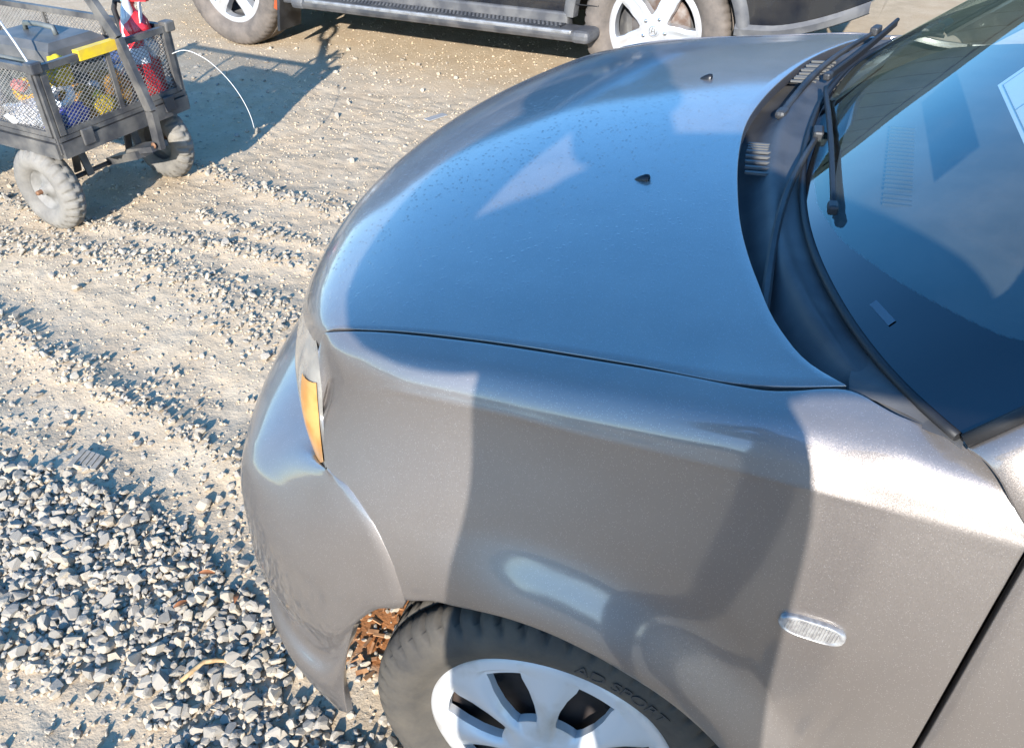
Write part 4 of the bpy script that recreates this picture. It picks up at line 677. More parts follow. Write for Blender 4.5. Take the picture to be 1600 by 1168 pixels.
BUMPER = [[[-0.3439,0.0859,0.6893],[-0.3146,0.0732,0.6903],[-0.2985,0.0671,0.689],[-0.2403,0.039,0.6433],[-0.2023,0.0193,0.5433],[-0.2458,0.0173,0.5119],[-0.2841,0.0148,0.4691],[-0.3045,0.0126,0.4217],[-0.3216,0.0106,0.3576],[-0.3307,-0.0034,0.2382]],[[-0.3839,0.128,0.6609],[-0.3559,0.0749,0.6608],[-0.3506,0.0588,0.6358],[-0.3338,0.0377,0.5947],[-0.3264,0.0236,0.5377],[-0.3374,0.0167,0.4758],[-0.3493,0.013,0.4149],[-0.362,0.02,0.332],[-0.368,0.006,0.306],[-0.385,0.026,0.19]],[[-0.4185,0.162,0.6633],[-0.464,0.12,0.626],[-0.4696,0.106,0.6106],[-0.462,0.073,0.56],[-0.452,0.056,0.52],[-0.45,0.05,0.47],[-0.455,0.05,0.4],[-0.455,0.058,0.324],[-0.46,0.042,0.298],[-0.455,0.075,0.195]],[[-0.455,0.212,0.66],[-0.538,0.167,0.614],[-0.5478,0.1551,0.5986],[-0.556,0.136,0.552],[-0.556,0.128,0.512],[-0.556,0.124,0.462],[-0.554,0.12,0.4],[-0.546,0.134,0.324],[-0.55,0.118,0.298],[-0.53,0.157,0.2]],[[-0.5,0.285,0.664],[-0.582,0.24,0.612],[-0.5925,0.2316,0.598],[-0.606,0.218,0.552],[-0.61,0.213,0.512],[-0.61,0.212,0.462],[-0.606,0.216,0.4],[-0.594,0.234,0.324],[-0.597,0.218,0.298],[-0.567,0.255,0.205]],[[-0.548,0.4,0.667],[-0.634,0.368,0.612],[-0.6452,0.361,0.598],[-0.66,0.352,0.552],[-0.665,0.349,0.512],[-0.665,0.348,0.462],[-0.66,0.352,0.4],[-0.645,0.366,0.324],[-0.648,0.352,0.298],[-0.612,0.385,0.205]],[[-0.597,0.59,0.67],[-0.688,0.575,0.612],[-0.6992,0.5701,0.598],[-0.715,0.564,0.552],[-0.72,0.562,0.512],[-0.72,0.562,0.462],[-0.715,0.565,0.4],[-0.7,0.572,0.324],[-0.703,0.562,0.298],[-0.663,0.585,0.205]],[[-0.622,0.86,0.672],[-0.722,0.86,0.612],[-0.7332,0.86,0.598],[-0.749,0.86,0.552],[-0.754,0.86,0.512],[-0.754,0.86,0.462],[-0.749,0.86,0.4],[-0.733,0.862,0.324],[-0.736,0.856,0.298],[-0.695,0.86,0.205]]]

YC = .86
def paint_material(name, base, droplets=False):
    m = bpy.data.materials.new(name); m.use_nodes = True
    nt = m.node_tree; b = nt.nodes['Principled BSDF']
    tc = node(nt, 'ShaderNodeTexCoord')
    b.inputs['Metallic'].default_value = .78
    b.inputs['Roughness'].default_value = .43
    b.inputs['Coat Weight'].default_value = 1.0
    b.inputs['Coat Roughness'].default_value = .085
    b.inputs['Coat IOR'].default_value = 1.65
    # aluminium flake: every tiny cell tilts its own way
    vo = node(nt, 'ShaderNodeTexVoronoi'); vo.inputs['Scale'].default_value = 1700
    nt.links.new(tc.outputs['Object'], vo.inputs['Vector'])
    sub = node(nt, 'ShaderNodeVectorMath', operation='SUBTRACT'); nt.links.new(vo.outputs['Color'], sub.inputs[0]); sub.inputs[1].default_value = (.5, .5, .5)
    sc = node(nt, 'ShaderNodeVectorMath', operation='SCALE'); nt.links.new(sub.outputs[0], sc.inputs[0]); sc.inputs['Scale'].default_value = .14
    ge = node(nt, 'ShaderNodeNewGeometry')
    ad = node(nt, 'ShaderNodeVectorMath', operation='ADD'); nt.links.new(ge.outputs['Normal'], ad.inputs[0]); nt.links.new(sc.outputs[0], ad.inputs[1])
    no = node(nt, 'ShaderNodeVectorMath', operation='NORMALIZE'); nt.links.new(ad.outputs[0], no.inputs[0])
    nt.links.new(no.outputs[0], b.inputs['Normal'])
    # thin road dust: matt and tan, in soft patches
    n = node(nt, 'ShaderNodeTexNoise'); n.inputs['Scale'].default_value = 5; n.inputs['Detail'].default_value = 6
    nt.links.new(tc.outputs['Object'], n.inputs['Vector'])
    mr = node(nt, 'ShaderNodeMapRange'); mr.inputs[1].default_value = .35; mr.inputs[2].default_value = .75; mr.inputs[4].default_value = .16
    nt.links.new(n.outputs['Fac'], mr.inputs[0])
    n3 = node(nt, 'ShaderNodeTexVoronoi'); n3.inputs['Scale'].default_value = 800
    nt.links.new(tc.outputs['Object'], n3.inputs['Vector'])
    c = mix_col(nt, mr.outputs[0], base, (.40, .37, .33))
    # matt tan dust film on what faces up, added to lighten the sunlit hood
    sx = node(nt, 'ShaderNodeSeparateXYZ'); nt.links.new(ge.outputs['Normal'], sx.inputs[0])
    upf = math_node(nt, 'POWER', math_node(nt, 'MAXIMUM', sx.outputs['Z'], 0.0), 3.0)
    nd = node(nt, 'ShaderNodeTexNoise'); nd.inputs['Scale'].default_value = 11; nd.inputs['Detail'].default_value = 7; nd.inputs['Roughness'].default_value = .65
    nt.links.new(tc.outputs['Object'], nd.inputs['Vector'])
    film = math_node(nt, 'MULTIPLY', upf, math_node(nt, 'ADD', math_node(nt, 'MULTIPLY', nd.outputs['Fac'], .30), .10))
    c = mix_col(nt, film, c, (.46, .40, .34))
    nt.links.new(math_node(nt, 'SUBTRACT', .78, math_node(nt, 'MULTIPLY', film, 1.25)), b.inputs['Metallic'])
    c = mix_col(nt, math_node(nt, 'MULTIPLY', math_node(nt, 'MULTIPLY', math_node(nt, 'GREATER_THAN', node_sep(nt, n3.outputs['Color']), .90), math_node(nt, 'LESS_THAN', n3.outputs['Distance'], .40)), .22), c, (.75, .73, .70))  # pale specks put into the base colour as flake glints
    nt.links.new(c, b.inputs['Base Color'])
    # orange peel, and on the hood dried droplet marks, in the clear coat
    n2 = node(nt, 'ShaderNodeTexNoise'); n2.inputs['Scale'].default_value = 60; n2.inputs['Detail'].default_value = 2
    nt.links.new(tc.outputs['Object'], n2.inputs['Vector'])
    h = math_node(nt, 'MULTIPLY', n2.outputs['Fac'], .06)
    if droplets:
        v2 = node(nt, 'ShaderNodeTexVoronoi'); v2.inputs['Scale'].default_value = 130
        nt.links.new(tc.outputs['Object'], v2.inputs['Vector'])
        dr = node(nt, 'ShaderNodeMapRange'); dr.inputs[1].default_value = .34; dr.inputs[2].default_value = .12
        nt.links.new(v2.outputs['Distance'], dr.inputs[0])
        rare = math_node(nt, 'GREATER_THAN', node_sep(nt, v2.outputs['Color']), .62)
        msk = node(nt, 'ShaderNodeVectorMath', operation='DISTANCE'); nt.links.new(tc.outputs['Object'], msk.inputs[0]); msk.inputs[1].default_value = (-.24, .58, .9)
        mk = node(nt, 'ShaderNodeMapRange'); mk.inputs[1].default_value = .60; mk.inputs[2].default_value = .12
        nt.links.new(msk.outputs['Value'], mk.inputs[0])
        h = math_node(nt, 'ADD', h, math_node(nt, 'MULTIPLY', math_node(nt, 'MULTIPLY', dr.outputs[0], rare), math_node(nt, 'MULTIPLY', mk.outputs[0], .9)))
    bp = node(nt, 'ShaderNodeBump'); bp.inputs['Strength'].default_value = .35; bp.inputs['Distance'].default_value = .0012
    nt.links.new(h, bp.inputs['Height'])
    nt.links.new(bp.outputs[0], b.inputs['Coat Normal'])
    if droplets:
        nt.links.new(bp.outputs[0], ad.inputs[0])
    return m
def node_sep(nt, sock):
    s = node(nt, 'ShaderNodeSeparateColor'); nt.links.new(sock, s.inputs[0]); return s.outputs[0]
PAINT = (.230, .203, .184)
M_paint = paint_material('metallic_paint', PAINT)
M_hood = paint_material('metallic_paint_hood', PAINT, True)
M_black = mat('black_plastic', (.020, .021, .023), .5, color2=(.045, .045, .045), nscale=12, bump=.25, bscale=500, bdist=.001)
M_trim = mat('weathered_trim', (.048, .048, .05), .55, color2=(.09, .086, .082), nscale=9, bump=.2, bscale=600, bdist=.001)
M_dark = mat('dark_inside', (.012, .012, .013), .8)
M_rubber = mat('rubber_seal', (.018, .018, .019), .55)
M_amber = mat('amber_lens', (.44, .20, .045), .3, coat=.3, color2=(.52, .27, .08), nscale=35)
M_lens = mat('clear_lens', (.30, .28, .24), .25, metal=.1, coat=1.0, color2=(.22, .205, .18), nscale=30)
M_chrome = mat('chrome', (.75, .75, .76), .12, metal=1.)

CAR_LOC = (0.9, YC, 0)
car = empty('parked_car', CAR_LOC, 0, 'dusty grey beige metallic sedan seen over its left front wing', 'car')
CW = Matrix.Translation(CAR_LOC)
def cpart(mb, name, material, parent=None, sharp=None):
    p = parent or car
    return mb.build(name, material, p, CW, sharp)

def mirror(G):
    H = np.array(G, float).copy(); H[..., 1] = 2 * YC - H[..., 1]; return H

GAP = np.array(GAP); FENDER = np.array(FENDER); BUMPER = np.array(BUMPER)
# hood: rows across (near gap -> centre -> far gap), columns front -> rear
fs = np.array([0, .025, .065, .16, .40, .66, .86, 1.0])
gs = np.array([0, .022, .055, .16, .40, .66, .86, 1.0])
gl = np.concatenate([[0], np.cumsum(np.linalg.norm(np.diff(GAP, axis=0), axis=1))]); gl /= gl[-1]
gap_pts = np.stack([np.interp(gs, gl, GAP[:, k]) for k in range(3)], -1)
gap_pts[:, 1] += .0052
edge_y = [.169, .24, .37, .55, .72, .86]; edge_x = [-.381, -.452, -.530, -.588, -.615, -.622]
edge_z = [.832, .815, .800, .788, .780, .778]
rear_y = [.1595, .18, .243, .339, .456, .601, .73, .86]; rear_x = [.297, .262, .215, .175, .137, .106, .088, .080]
cen_z = np.array([.778, .815, .842, .874, .920, .948, .961, .966])
rows = []
TT = [0, .035, .11, .25, .42, .60, .80, 1.0]
for t in TT:
    yf = gap_pts[0, 1] + (YC - gap_pts[0, 1]) * t
    yr = gap_pts[-1, 1] + (YC - gap_pts[-1, 1]) * t
    xf = np.interp(yf, edge_y, edge_x); xr = np.interp(yr, rear_y, rear_x)
    w = 1 - (1 - t) ** 2.2
    row = []
    for k, f in enumerate(fs):
        x = xf + (xr - xf) * f
        y = yf + (yr - yf) * f
        if t == 0:
            row.append(gap_pts[k]); continue
        g0 = gap_pts[k]
        z = g0[2] + (cen_z[k] - g0[2]) * w
        bl = max(0, 1 - t / .30) ** 2
        row.append(np.array([x * (1 - bl) + (g0[0] + (x - (gap_pts[0, 0] + (gap_pts[-1, 0] - gap_pts[0, 0]) * f))) * bl, y, z]))
    rows.append(np.array(row))
half = np.array(rows)
full = np.concatenate([half, mirror(half[:-1])[::-1]], 0)
HG = surf(full, [3, 4, 5, 6, 6, 6, 6, 6, 6, 6, 6, 5, 4, 3], [3, 4, 6, 9, 10, 8, 6], fair=6)
hood = panel('hood', HG, M_hood, car, CW, out_sign=1 if grid_normals(HG)[20, 20, 2] > 0 else -1, depth=.02, edges='uUV')
def hood_z(x, y):
    d = (HG[..., 0] - x) ** 2 + (HG[..., 1] - y) ** 2
    return float(HG.reshape(-1, 3)[d.argmin()][2])

# front wings
FG = surf(FENDER, 3, 3, fair=2)
sgn = 1 if grid_normals(FG)[40, 40, 1] < 0 else -1
fender = panel('front_wing', FG, M_paint, car, CW, sgn, edges='UvV')
FG2 = mirror(FG)
far_wing = panel('front_wing', FG2, M_paint, car, CW, -sgn, edges='UvV')
def fender_at(px, pz):
    d = (FG[..., 0] - px) ** 2 + (FG[..., 2] - pz) ** 2
    i = np.unravel_index(d.argmin(), d.shape)
    return FG[i], grid_normals(FG)[i] * sgn

# front bumper, both halves one piece
bf = np.concatenate([BUMPER, mirror(BUMPER[:-1])[::-1]], 0)
BG = surf(bf, 5, [6, 4, 5, 4, 4, 5, 5, 4, 6], fair=1)
sg = grid_normals(BG)[35, 15]
bumper = panel('front_bumper', BG, M_paint, car, CW, 1 if sg[0] < 0 else -1, depth=.012, edges='uUV')

# headlights
def headlight(flip):
    bt = BUMPER[:7, 0].copy()
    bt[:, 2] -= .008
    ed = HG[:HG.shape[0] // 2 + 1, 0]
    tp = np.array([FENDER[0, 0]] + [ed[np.abs(ed[:, 1] - yy).argmin()] + (.006, 0, .006) for yy in (.195, .225, .265, .34, .46, .60)])
    c0 = interp_axis0(np.array(LAMP_EDGE), 8)
    nv_ = 30
    us = np.linspace(0, 6, 31); vs_ = np.linspace(0, 1, nv_)
    G = np.zeros((31, nv_, 3))
    c0 = np.stack([np.interp(vs_, np.linspace(0, 1, len(c0)), c0[:, c]) for c in range(3)], -1)
    tpi = np.stack([np.interp(us, range(7), tp[:, c]) for c in range(3)], -1)
    bti = np.stack([np.interp(us, range(7), bt[:, c]) for c in range(3)], -1)
    for i_, u in enumerate(us):
        for j_, v_ in enumerate(vs_):
            p = tpi[i_] * (1 - v_) + bti[i_] * v_ + np.array([-.9, -.45, .1]) * .020 * math.sin(math.pi * v_)
            w_ = min(1, u / .8)
            G[i_, j_] = c0[j_] * (1 - w_) + p * w_
    for _ in range(4):
        G[1:-1, 1:-1] = G[1:-1, 1:-1] * .5 + .125 * (G[2:, 1:-1] + G[:-2, 1:-1] + G[1:-1, 2:] + G[1:-1, :-2])
    if flip:
        G = mirror(G)
    N = grid_normals(G)
    if N[15, 12, 0] > 0:
        N = -N
    lamp = MB().grid(G, smooth=True).build('headlight', M_lens, car, CW)
    i0, i1, j0, j1 = 1, 7, 9, 29
    A = G[i0:i1, j0:j1] + N[i0:i1, j0:j1] * .0025
    mb = MB().grid(A)
    for ring in (A[0], A[-1]):
        pass
    amber = mb.build('turn_signal', M_amber, lamp, None)
    amber.matrix_parent_inverse = CW.inverted() @ Matrix.Identity(4) if False else Matrix.Identity(4)
    # fine vertical ribs moulded in the amber lens
    ribs = MB()
    for k in range(6):
        t = .12 + .1 * k
        a = A[0, 10] * (1 - t) + A[-1, 10] * t; b_ = A[0, 13] * (1 - t) + A[-1, 13] * t
        n_ = Vector(N[3, 14]) * .0012
        ribs.bar(Vector(a) + n_, Vector(b_) + n_, .0012)
    ro = ribs.build('lens_ribs', M_amber, lamp)
    return lamp
headlight(False); headlight(True)

# grille and inner structure seen through the gaps
for sgn2 in (0, 1):
    Q = GAP.copy()
    if sgn2: Q = mirror(Q)
    Q = Q[3:]
    S = np.stack([Q + (0, -.022, -.04), Q + (0, 0, -.022), Q + (0, .022, -.04)])
    cpart(MB().grid(S), 'gutter_channel', M_dark)
cpart(MB().box((-.48, YC, .70), (.10, .9, .14)), 'radiator_support', M_dark)
cpart(MB().box((-.05, YC, .52), (.75, 1.25, .30)), 'engine_bay', M_dark)
gr_ = cpart(MB().box((-.60, YC, .735), (.012, .5, .11)), 'grille', M_black)
for k in range(5):
    z = .69 + .02 * k
    MB().tube([(-.635 + .012 * k, .86 + s * .24, z) for s in (-1, -.5, 0, .5, 1)], .004, 6).build('grille_bar', M_black, gr_)

# wheel arch liner
def liner(y0, y1):
    mb = MB()
    P = []
    for k in range(25):
        t = R(8 + 130 * k / 24)
        P.append([(.345 * math.cos(t), y0, .29 + .345 * math.sin(t)), (.345 * math.cos(t), y1, .29 + .345 * math.sin(t))])
    mb.grid(np.array(P))
    mb.add([(.345 * math.cos(R(a)), y1, .29 + .345 * math.sin(R(a))) for a in range(8, 139, 10)], [tuple(range(14))])
    cpart(mb, 'wheel_arch_liner', M_black)
liner(.03, .28); liner(2 * YC - .03, 2 * YC - .28)

# windscreen washer jets
M_jet = mat('jet_black', (.012, .012, .013), .35)
for jx, jy in ((-.035, .592), (-.035, 1.105)):
    z = hood_z(jx, jy)
    mb = MB()
    prof = [(-.013, .001, .001), (-.010, .0035, .004), (-.004, .006, .008), (.003, .0075, .0112), (.008, .0075, .0118), (.0105, .0065, .0105), (.011, .004, .006)]
    G = np.array([[(jx + a, jy + w * math.cos(t), z - .001 + h * math.sin(t)) for t in np.linspace(0, math.pi, 9)] for a, w, h in prof])
    mb.grid(G); mb.add([tuple(q) for q in G[-1]], [tuple(range(9))])
    mb.box((jx + .0112, jy, z + .005), (.001, .004, .003))
    j = cpart(mb, 'washer_jet', M_jet, hood)
    j.matrix_parent_inverse = Matrix.Identity(4)
    hood_children = True

# indicator repeater on the wing
p, nrm = fender_at(.316, .703)
ax = Vector((1, 0, -.05)).normalized(); nv = Vector(nrm).normalized(); ax = (ax - nv * ax.dot(nv)).normalized(); up = nv.cross(ax)
if up.z < 0: up = -up
P0 = Vector(p) + nv * .001
M_rep = mat('repeater_lens', (.38, .37, .35), .25, metal=.25, coat=1., color2=(.25, .24, .23), nscale=120)
def pill(a, b, n=40):
    out = []
    for k in range(n):
        t = 2 * math.pi * k / n
        c, s = math.cos(t), math.sin(t)
        out.append((a * abs(c) ** .55 * (1 if c >= 0 else -1), b * abs(s) ** .8 * (1 if s >= 0 else -1)))
    return out
mb = MB()
rings = []
for sc_, h in ((1.0, -.002), (1.0, .003), (.95, .0055), (.86, .006), (.80, .0045)):
    rings.append([P0 + ax * u * sc_ + up * v * sc_ + nv * h for u, v in pill(.0365, .0135)])
vs = [q for r_ in rings for q in r_]; n = 40
fsx = [(i * n + k, i * n + (k + 1) % n, (i + 1) * n + (k + 1) % n, (i + 1) * n + k) for i in range(len(rings) - 1) for k in range(n)]
mb.add(vs, fsx, True); mb.add(rings[-1], [tuple(range(n))])
rep = cpart(mb, 'side_indicator', M_rep)
mb = MB()
for k in range(17):
    u = -.027 + .054 * k / 16
    hh = .0095 * math.sqrt(max(.1, 1 - (abs(u) / .031) ** 3))
    mb.bar(P0 + ax * (u - .001) - up * hh + nv * .0052, P0 + ax * (u + .001) + up * hh + nv * .0052, .0016, .0012)
o = mb.build('lens_ribs', M_rep, rep)

# cowl: black plastic tray between hood and glass
glass_y = [.105, .165, .25, .345, .465, .62, .74, .86]; glass_x = [.405, .352, .302, .262, .226, .200, .190, .187]
glass_z = [.945, .950, .953, .955, .956, .957, .958, .958]
hx = [.315, .278, .218, .176, .138, .108, .090, .082]
ht = [.150, .178, .25, .345, .465, .62, .74, .86]
net = []
for k in range(8):
    gp = np.array([glass_x[k], glass_y[k], glass_z[k]]); hp = np.array([hx[k] - .02, ht[k] + .005, glass_z[k] - .035])
    col = []
    for q, dz in ((0, 0), (.25, -.004), (.45, .006), (.62, .016), (.8, .004), (1, -.004)):
        p_ = hp + (gp - hp) * q
        p_[2] = hp[2] + (gp[2] - hp[2]) * q + dz * (.4 if k < 2 else 1)
        col.append(p_)
    net.append(col)
net = np.array(net)
cn = np.concatenate([net, mirror(net[:-1])[::-1]], 0)
CG = surf(cn, 5, 5)
cowl = cpart(MB().grid(CG), 'cowl_panel', M_trim)
# end piece by the wing, then the seal along the glass
side_net = np.array([[(.302, .160, .938), (.300, .175, .945), (.302, .215, .944), (.300, .25, .947)],
                     [(.345, .140, .942), (.345, .152, .949), (.345, .166, .951), (.352, .172, .953)],
                     [(.385, .120, .940), (.385, .126, .944), (.390, .128, .948), (.392, .125, .950)],
                     [(.412, .104, .934), (.412, .106, .937), (.412, .108, .940), (.412, .108, .943)]])
for fl in (0, 1):
    S = surf(mirror(side_net) if fl else side_net, 6, 6)
    cpart(MB().grid(S), 'cowl_end_trim', M_trim)
seal = [(x_, y_, z_ + .003) for x_, y_, z_ in zip(glass_x, glass_y, glass_z)]
seal = seal + [(x_, 2 * YC - y_, z_) for x_, y_, z_ in seal[:-1][::-1]]
sp = interp_axis0(np.array(seal), 5)
cpart(MB().tube([tuple(q) for q in sp], .0055, 8), 'glass_seal', M_rubber)
# louvred intake in the cowl
def cowl_z(x, y):
    d = (CG[..., 0] - x) ** 2 + (CG[..., 1] - y) ** 2
    return float(CG.reshape(-1, 3)[d.argmin()][2])
M_louvre = mat('grey_louvre', (.11, .108, .10), .6)
for cy in (.735, 1.20):
    for k in range(13):
        yy = cy - .065 + k * .0108
        cx = np.interp(yy if yy < YC else 2 * YC - yy, ht, hx) + .035
        z0 = cowl_z(cx, yy) + .006
        cpart(MB().bar((cx - .026, yy, z0), (cx + .022, yy, z0 + .002), .0045, .004), 'louvre', M_louvre, cowl).matrix_parent_inverse = Matrix.Identity(4)

# windscreen
def glass_material():
    m = bpy.data.materials.new('windscreen_glass'); m.use_nodes = True
    nt = m.node_tree; b = nt.nodes['Principled BSDF']; out = nt.nodes['Material Output']
    b.inputs['Base Color'].default_value = (.004, .004, .005, 1); b.inputs['Roughness'].default_value = .04
    b.inputs['IOR'].default_value = 1.9
    b.inputs['Specular IOR Level'].default_value = .5
    gl_ = node(nt, 'ShaderNodeBsdfGlossy'); gl_.inputs['Roughness'].default_value = .012; gl_.inputs['Color'].default_value = (.72, .94, .93, 1)
    tr = node(nt, 'ShaderNodeBsdfTransparent'); tr.inputs['Color'].default_value = (.80, .88, .86, 1)
    ge = node(nt, 'ShaderNodeNewGeometry')
    dt = node(nt, 'ShaderNodeVectorMath', operation='DOT_PRODUCT'); nt.links.new(ge.outputs['Normal'], dt.inputs[0]); nt.links.new(ge.outputs['Incoming'], dt.inputs[1])
    om = math_node(nt, 'SUBTRACT', 1.0, math_node(nt, 'ABSOLUTE', dt.outputs['Value']), True)
    fres = math_node(nt, 'ADD', math_node(nt, 'MULTIPLY', math_node(nt, 'POWER', om, 4.0), .62), .105, True)
    at = node(nt, 'ShaderNodeAttribute'); at.attribute_name = 'frit'
    tc = node(nt, 'ShaderNodeTexCoord')
    mx = node(nt, 'ShaderNodeMixShader'); nt.links.new(fres, mx.inputs[0]); nt.links.new(tr.outputs[0], mx.inputs[1]); nt.links.new(gl_.outputs[0], mx.inputs[2])
    # dust film and smears on the outside
    n = node(nt, 'ShaderNodeTexNoise'); n.inputs['Scale'].default_value = 14; n.inputs['Detail'].default_value = 8; n.inputs['Roughness'].default_value = .7
    nt.links.new(tc.outputs['Object'], n.inputs['Vector'])
    mr = node(nt, 'ShaderNodeMapRange'); mr.inputs[1].default_value = .45; mr.inputs[2].default_value = .85; mr.inputs[3].default_value = .012; mr.inputs[4].default_value = .07
    nt.links.new(n.outputs['Fac'], mr.inputs[0])
    df = node(nt, 'ShaderNodeBsdfDiffuse'); df.inputs['Color'].default_value = (.45, .42, .37, 1)
    mx2 = node(nt, 'ShaderNodeMixShader'); nt.links.new(mr.outputs[0], mx2.inputs[0]); nt.links.new(mx.outputs[0], mx2.inputs[1]); nt.links.new(df.outputs[0], mx2.inputs[2])
    # printed black border ending in dots
    vo = node(nt, 'ShaderNodeTexVoronoi'); vo.inputs['Scale'].default_value = 420; vo.inputs['Randomness'].default_value = .1
    nt.links.new(tc.outputs['Object'], vo.inputs['Vector'])
    thr = math_node(nt, 'ADD', at.outputs['Fac'], math_node(nt, 'MULTIPLY', math_node(nt, 'SUBTRACT', .35, vo.outputs['Distance']), .006))
    k = math_node(nt, 'GREATER_THAN', thr, 0.0)
    mx3 = node(nt, 'ShaderNodeMixShader'); nt.links.new(k, mx3.inputs[0]); nt.links.new(mx2.outputs[0], mx3.inputs[1]); nt.links.new(b.outputs[0], mx3.inputs[2])
    nt.links.new(mx3.outputs[0], out.inputs['Surface'])
    return m
M_glass = glass_material()
top_y = [.275, .31, .36, .42, .50, .62, .74, .86]; top_x = [1.05, 1.03, 1.01, .99, .975, .96, .953, .95]
top_z = [1.375, 1.385, 1.392, 1.398, 1.403, 1.407, 1.409, 1.41]
net = []
for k in range(8):
    a = np.array([glass_x[k], glass_y[k], glass_z[k] + .002]); b_ = np.array([top_x[k], top_y[k], top_z[k]])
    col = []
    for q in (0, .15, .4, .7, 1):
        p_ = a + (b_ - a) * q; p_[2] += .030 * math.sin(math.pi * q) ; p_[0] -= .01 * math.sin(math.pi * q); col.append(p_)
    net.append(col)
net = np.array(net); gn = np.concatenate([net, mirror(net[:-1])[::-1]], 0)
WG = surf(gn, 14, 22, fair=2)
wo = MB().grid(WG, flip=(grid_normals(WG)[40, 20][2] < 0)).build('windscreen', M_glass, car, CW)
# frit mask: positive inside the printed border
fr = []
m_, n_ = WG.shape[:2]
lowl = np.cumsum(np.linalg.norm(np.diff(WG, axis=1, prepend=WG[:, :1]), axis=2), axis=1)
for i in range(m_):
    for j in range(n_):
        y_ = WG[i, j, 1]; ys = min(y_, 2 * YC - y_)
        sidew = min(np.linalg.norm(WG[i, j] - WG[0, j]), np.linalg.norm(WG[i, j] - WG[-1, j]))
        w_ = np.interp(WG[i, 0, 1] if WG[i, 0, 1] < YC else 2 * YC - WG[i, 0, 1], [.105, .18, .30, .42, .55, .86], [.13, .105, .070, .040, .022, .018])
        d1 = w_ - lowl[i, j]; d2 = .030 - sidew; d3 = .05 - (lowl[i, -1] - lowl[i, j])
        # rounded corner between bottom and side bands
        rr = .06
        a1, a2 = max(0, d1 + rr), max(0, d2 + rr)
        v = max(d1, d2, math.hypot(a1, a2) - rr if a1 > 0 and a2 > 0 else -1, d3)
        fr.append(v)
at = wo.data.attributes.new('frit', 'FLOAT', 'POINT'); at.data.foreach_set('value', fr)
def glass_pt(x, y):
    d = (WG[..., 0] - x) ** 2 + (WG[..., 1] - y) ** 2
    i = np.unravel_index(d.argmin(), d.shape); n = grid_normals(WG)[i]
    return Vector(WG[i]), Vector(n if n[2] > 0 else -n)
# number plate window in the border
p_, n_v = glass_pt(.322, .268)
M_vin = mat('pale_plate', (.07, .11, .14), .3)
tx = Vector((-.55, 1, 0)).normalized(); tx = (tx - n_v * tx.dot(n_v)).normalized(); ty = n_v.cross(tx)
mb = MB(); c0 = p_ + n_v * .0012
mb.add([c0 + tx * a + ty * b_ for a, b_ in ((-.023, -.0045), (.023, -.0045), (.023, .0045), (-.023, .0045))], [(0, 1, 2, 3)])
o = mb.build('chassis_number_window', M_vin, wo)

# A pillars, roof, rest of the body
def sweep(name, pts, w, h, material, parent=car):
    mb = MB()
    pts = [Vector(q) for q in pts]
    rows_ = []
    for i, q in enumerate(pts):
        d = (pts[min(i + 1, len(pts) - 1)] - pts[max(i - 1, 0)]).normalized()
        s = Vector((0, 1, 0)); s = (s - d * s.dot(d)).normalized(); u = s.cross(d)
        if u.z < 0: u = -u
        rows_.append([q + s * w * math.cos(t) + u * h * math.sin(t) for t in np.linspace(0, 2 * math.pi, 17)])
    mb.grid(np.array(rows_))
    return cpart(mb, name, material)
for fl in (0, 1):
    def Y(v): return 2 * YC - v if fl else v
    S = []
    for q in np.linspace(0, 1, 9):
        i_ = WG[0, int(q * (WG.shape[1] - 1))]
        S.append((i_[0], i_[1], i_[2]))
    # black gutter strip next to the glass, then the painted pillar
    gut = [(x + .006, Y(y - .006), z + .002) for x, y, z in S]
    cpart(MB().tube(gut, .0075, 8), 'pillar_trim', M_rubber)
    G = []
    for q, (x, y, z) in zip(np.linspace(0, 1, 9), S):
        k = .055 + .02 * q
        G.append([(x + .010, Y(y - .010), z - .002), (x + .022, Y(y - .022), z - .001), (x + .04, Y(y - .034), z - .012), (x + .055, Y(y - .042), z - .03), (x + .075, Y(y - .045), z - .055)])
    Gs = surf(np.array(G), 3, 4)
    nn = grid_normals(Gs)[10, 6]
    panel('pillar', Gs, M_paint, car, CW, 1 if nn[2] > 0 else -1, depth=.01)
# door skins and rear quarter as one run of panels per side
def door_section(x):
    dz = .02 * math.sin(max(0, min(1, (x - .45) / 2)) * math.pi)
    return [(q[1], q[2] + (dz if q[2] > .8 else 0)) for q in FENDER[-1]]
for fl in (0, 1):
    for nm, xs in (('front_door', np.linspace(.475, 1.48, 8)), ('rear_door', np.linspace(1.49, 2.20, 6)), ('rear_quarter', np.linspace(2.21, 3.30, 8))):
        net = []
        for x in xs:
            f = 1 - .0 * x
            lean = (x - xs[0] < .001 and nm == 'front_door')
            taper = .12 * max(0, (x - 2.5) / .8) ** 2
            col = []
            for ri, (y, z) in enumerate(door_section(x)):
                xx = x
                if nm == 'front_door': xx = x + (FENDER[-1, ri, 0] + .0105 - .475) * max(0, 1 - (x - .475) / .5)
                col.append((xx, y + taper, z))
            net.append(col)
        G = surf(np.array(net), 4, 4)
        if fl: G = mirror(G)
        nn = grid_normals(G)[8, 16]
        d = panel(nm, G, M_paint, car, CW, 1 if (nn[1] < 0) != bool(fl) else -1)
M_sideglass = mat('side_glass', (.55, .60, .58), .03, spec=.6, alpha=.25)
for fl in (0, 1):
    G = []
    for x, zt in zip(np.linspace(.60, 2.55, 10), [1.03, 1.17, 1.27, 1.35, 1.39, 1.40, 1.39, 1.36, 1.28, 1.12]):
        G.append([(x, .105, .93), (x, .13, .5 * (.93 + zt)), (x, .13 + .20 * (zt - .93), zt)])
    G = surf(np.array(G), 3, 4)
    cpart(MB().grid(mirror(G) if fl else G), 'side_window', M_sideglass)
net = []
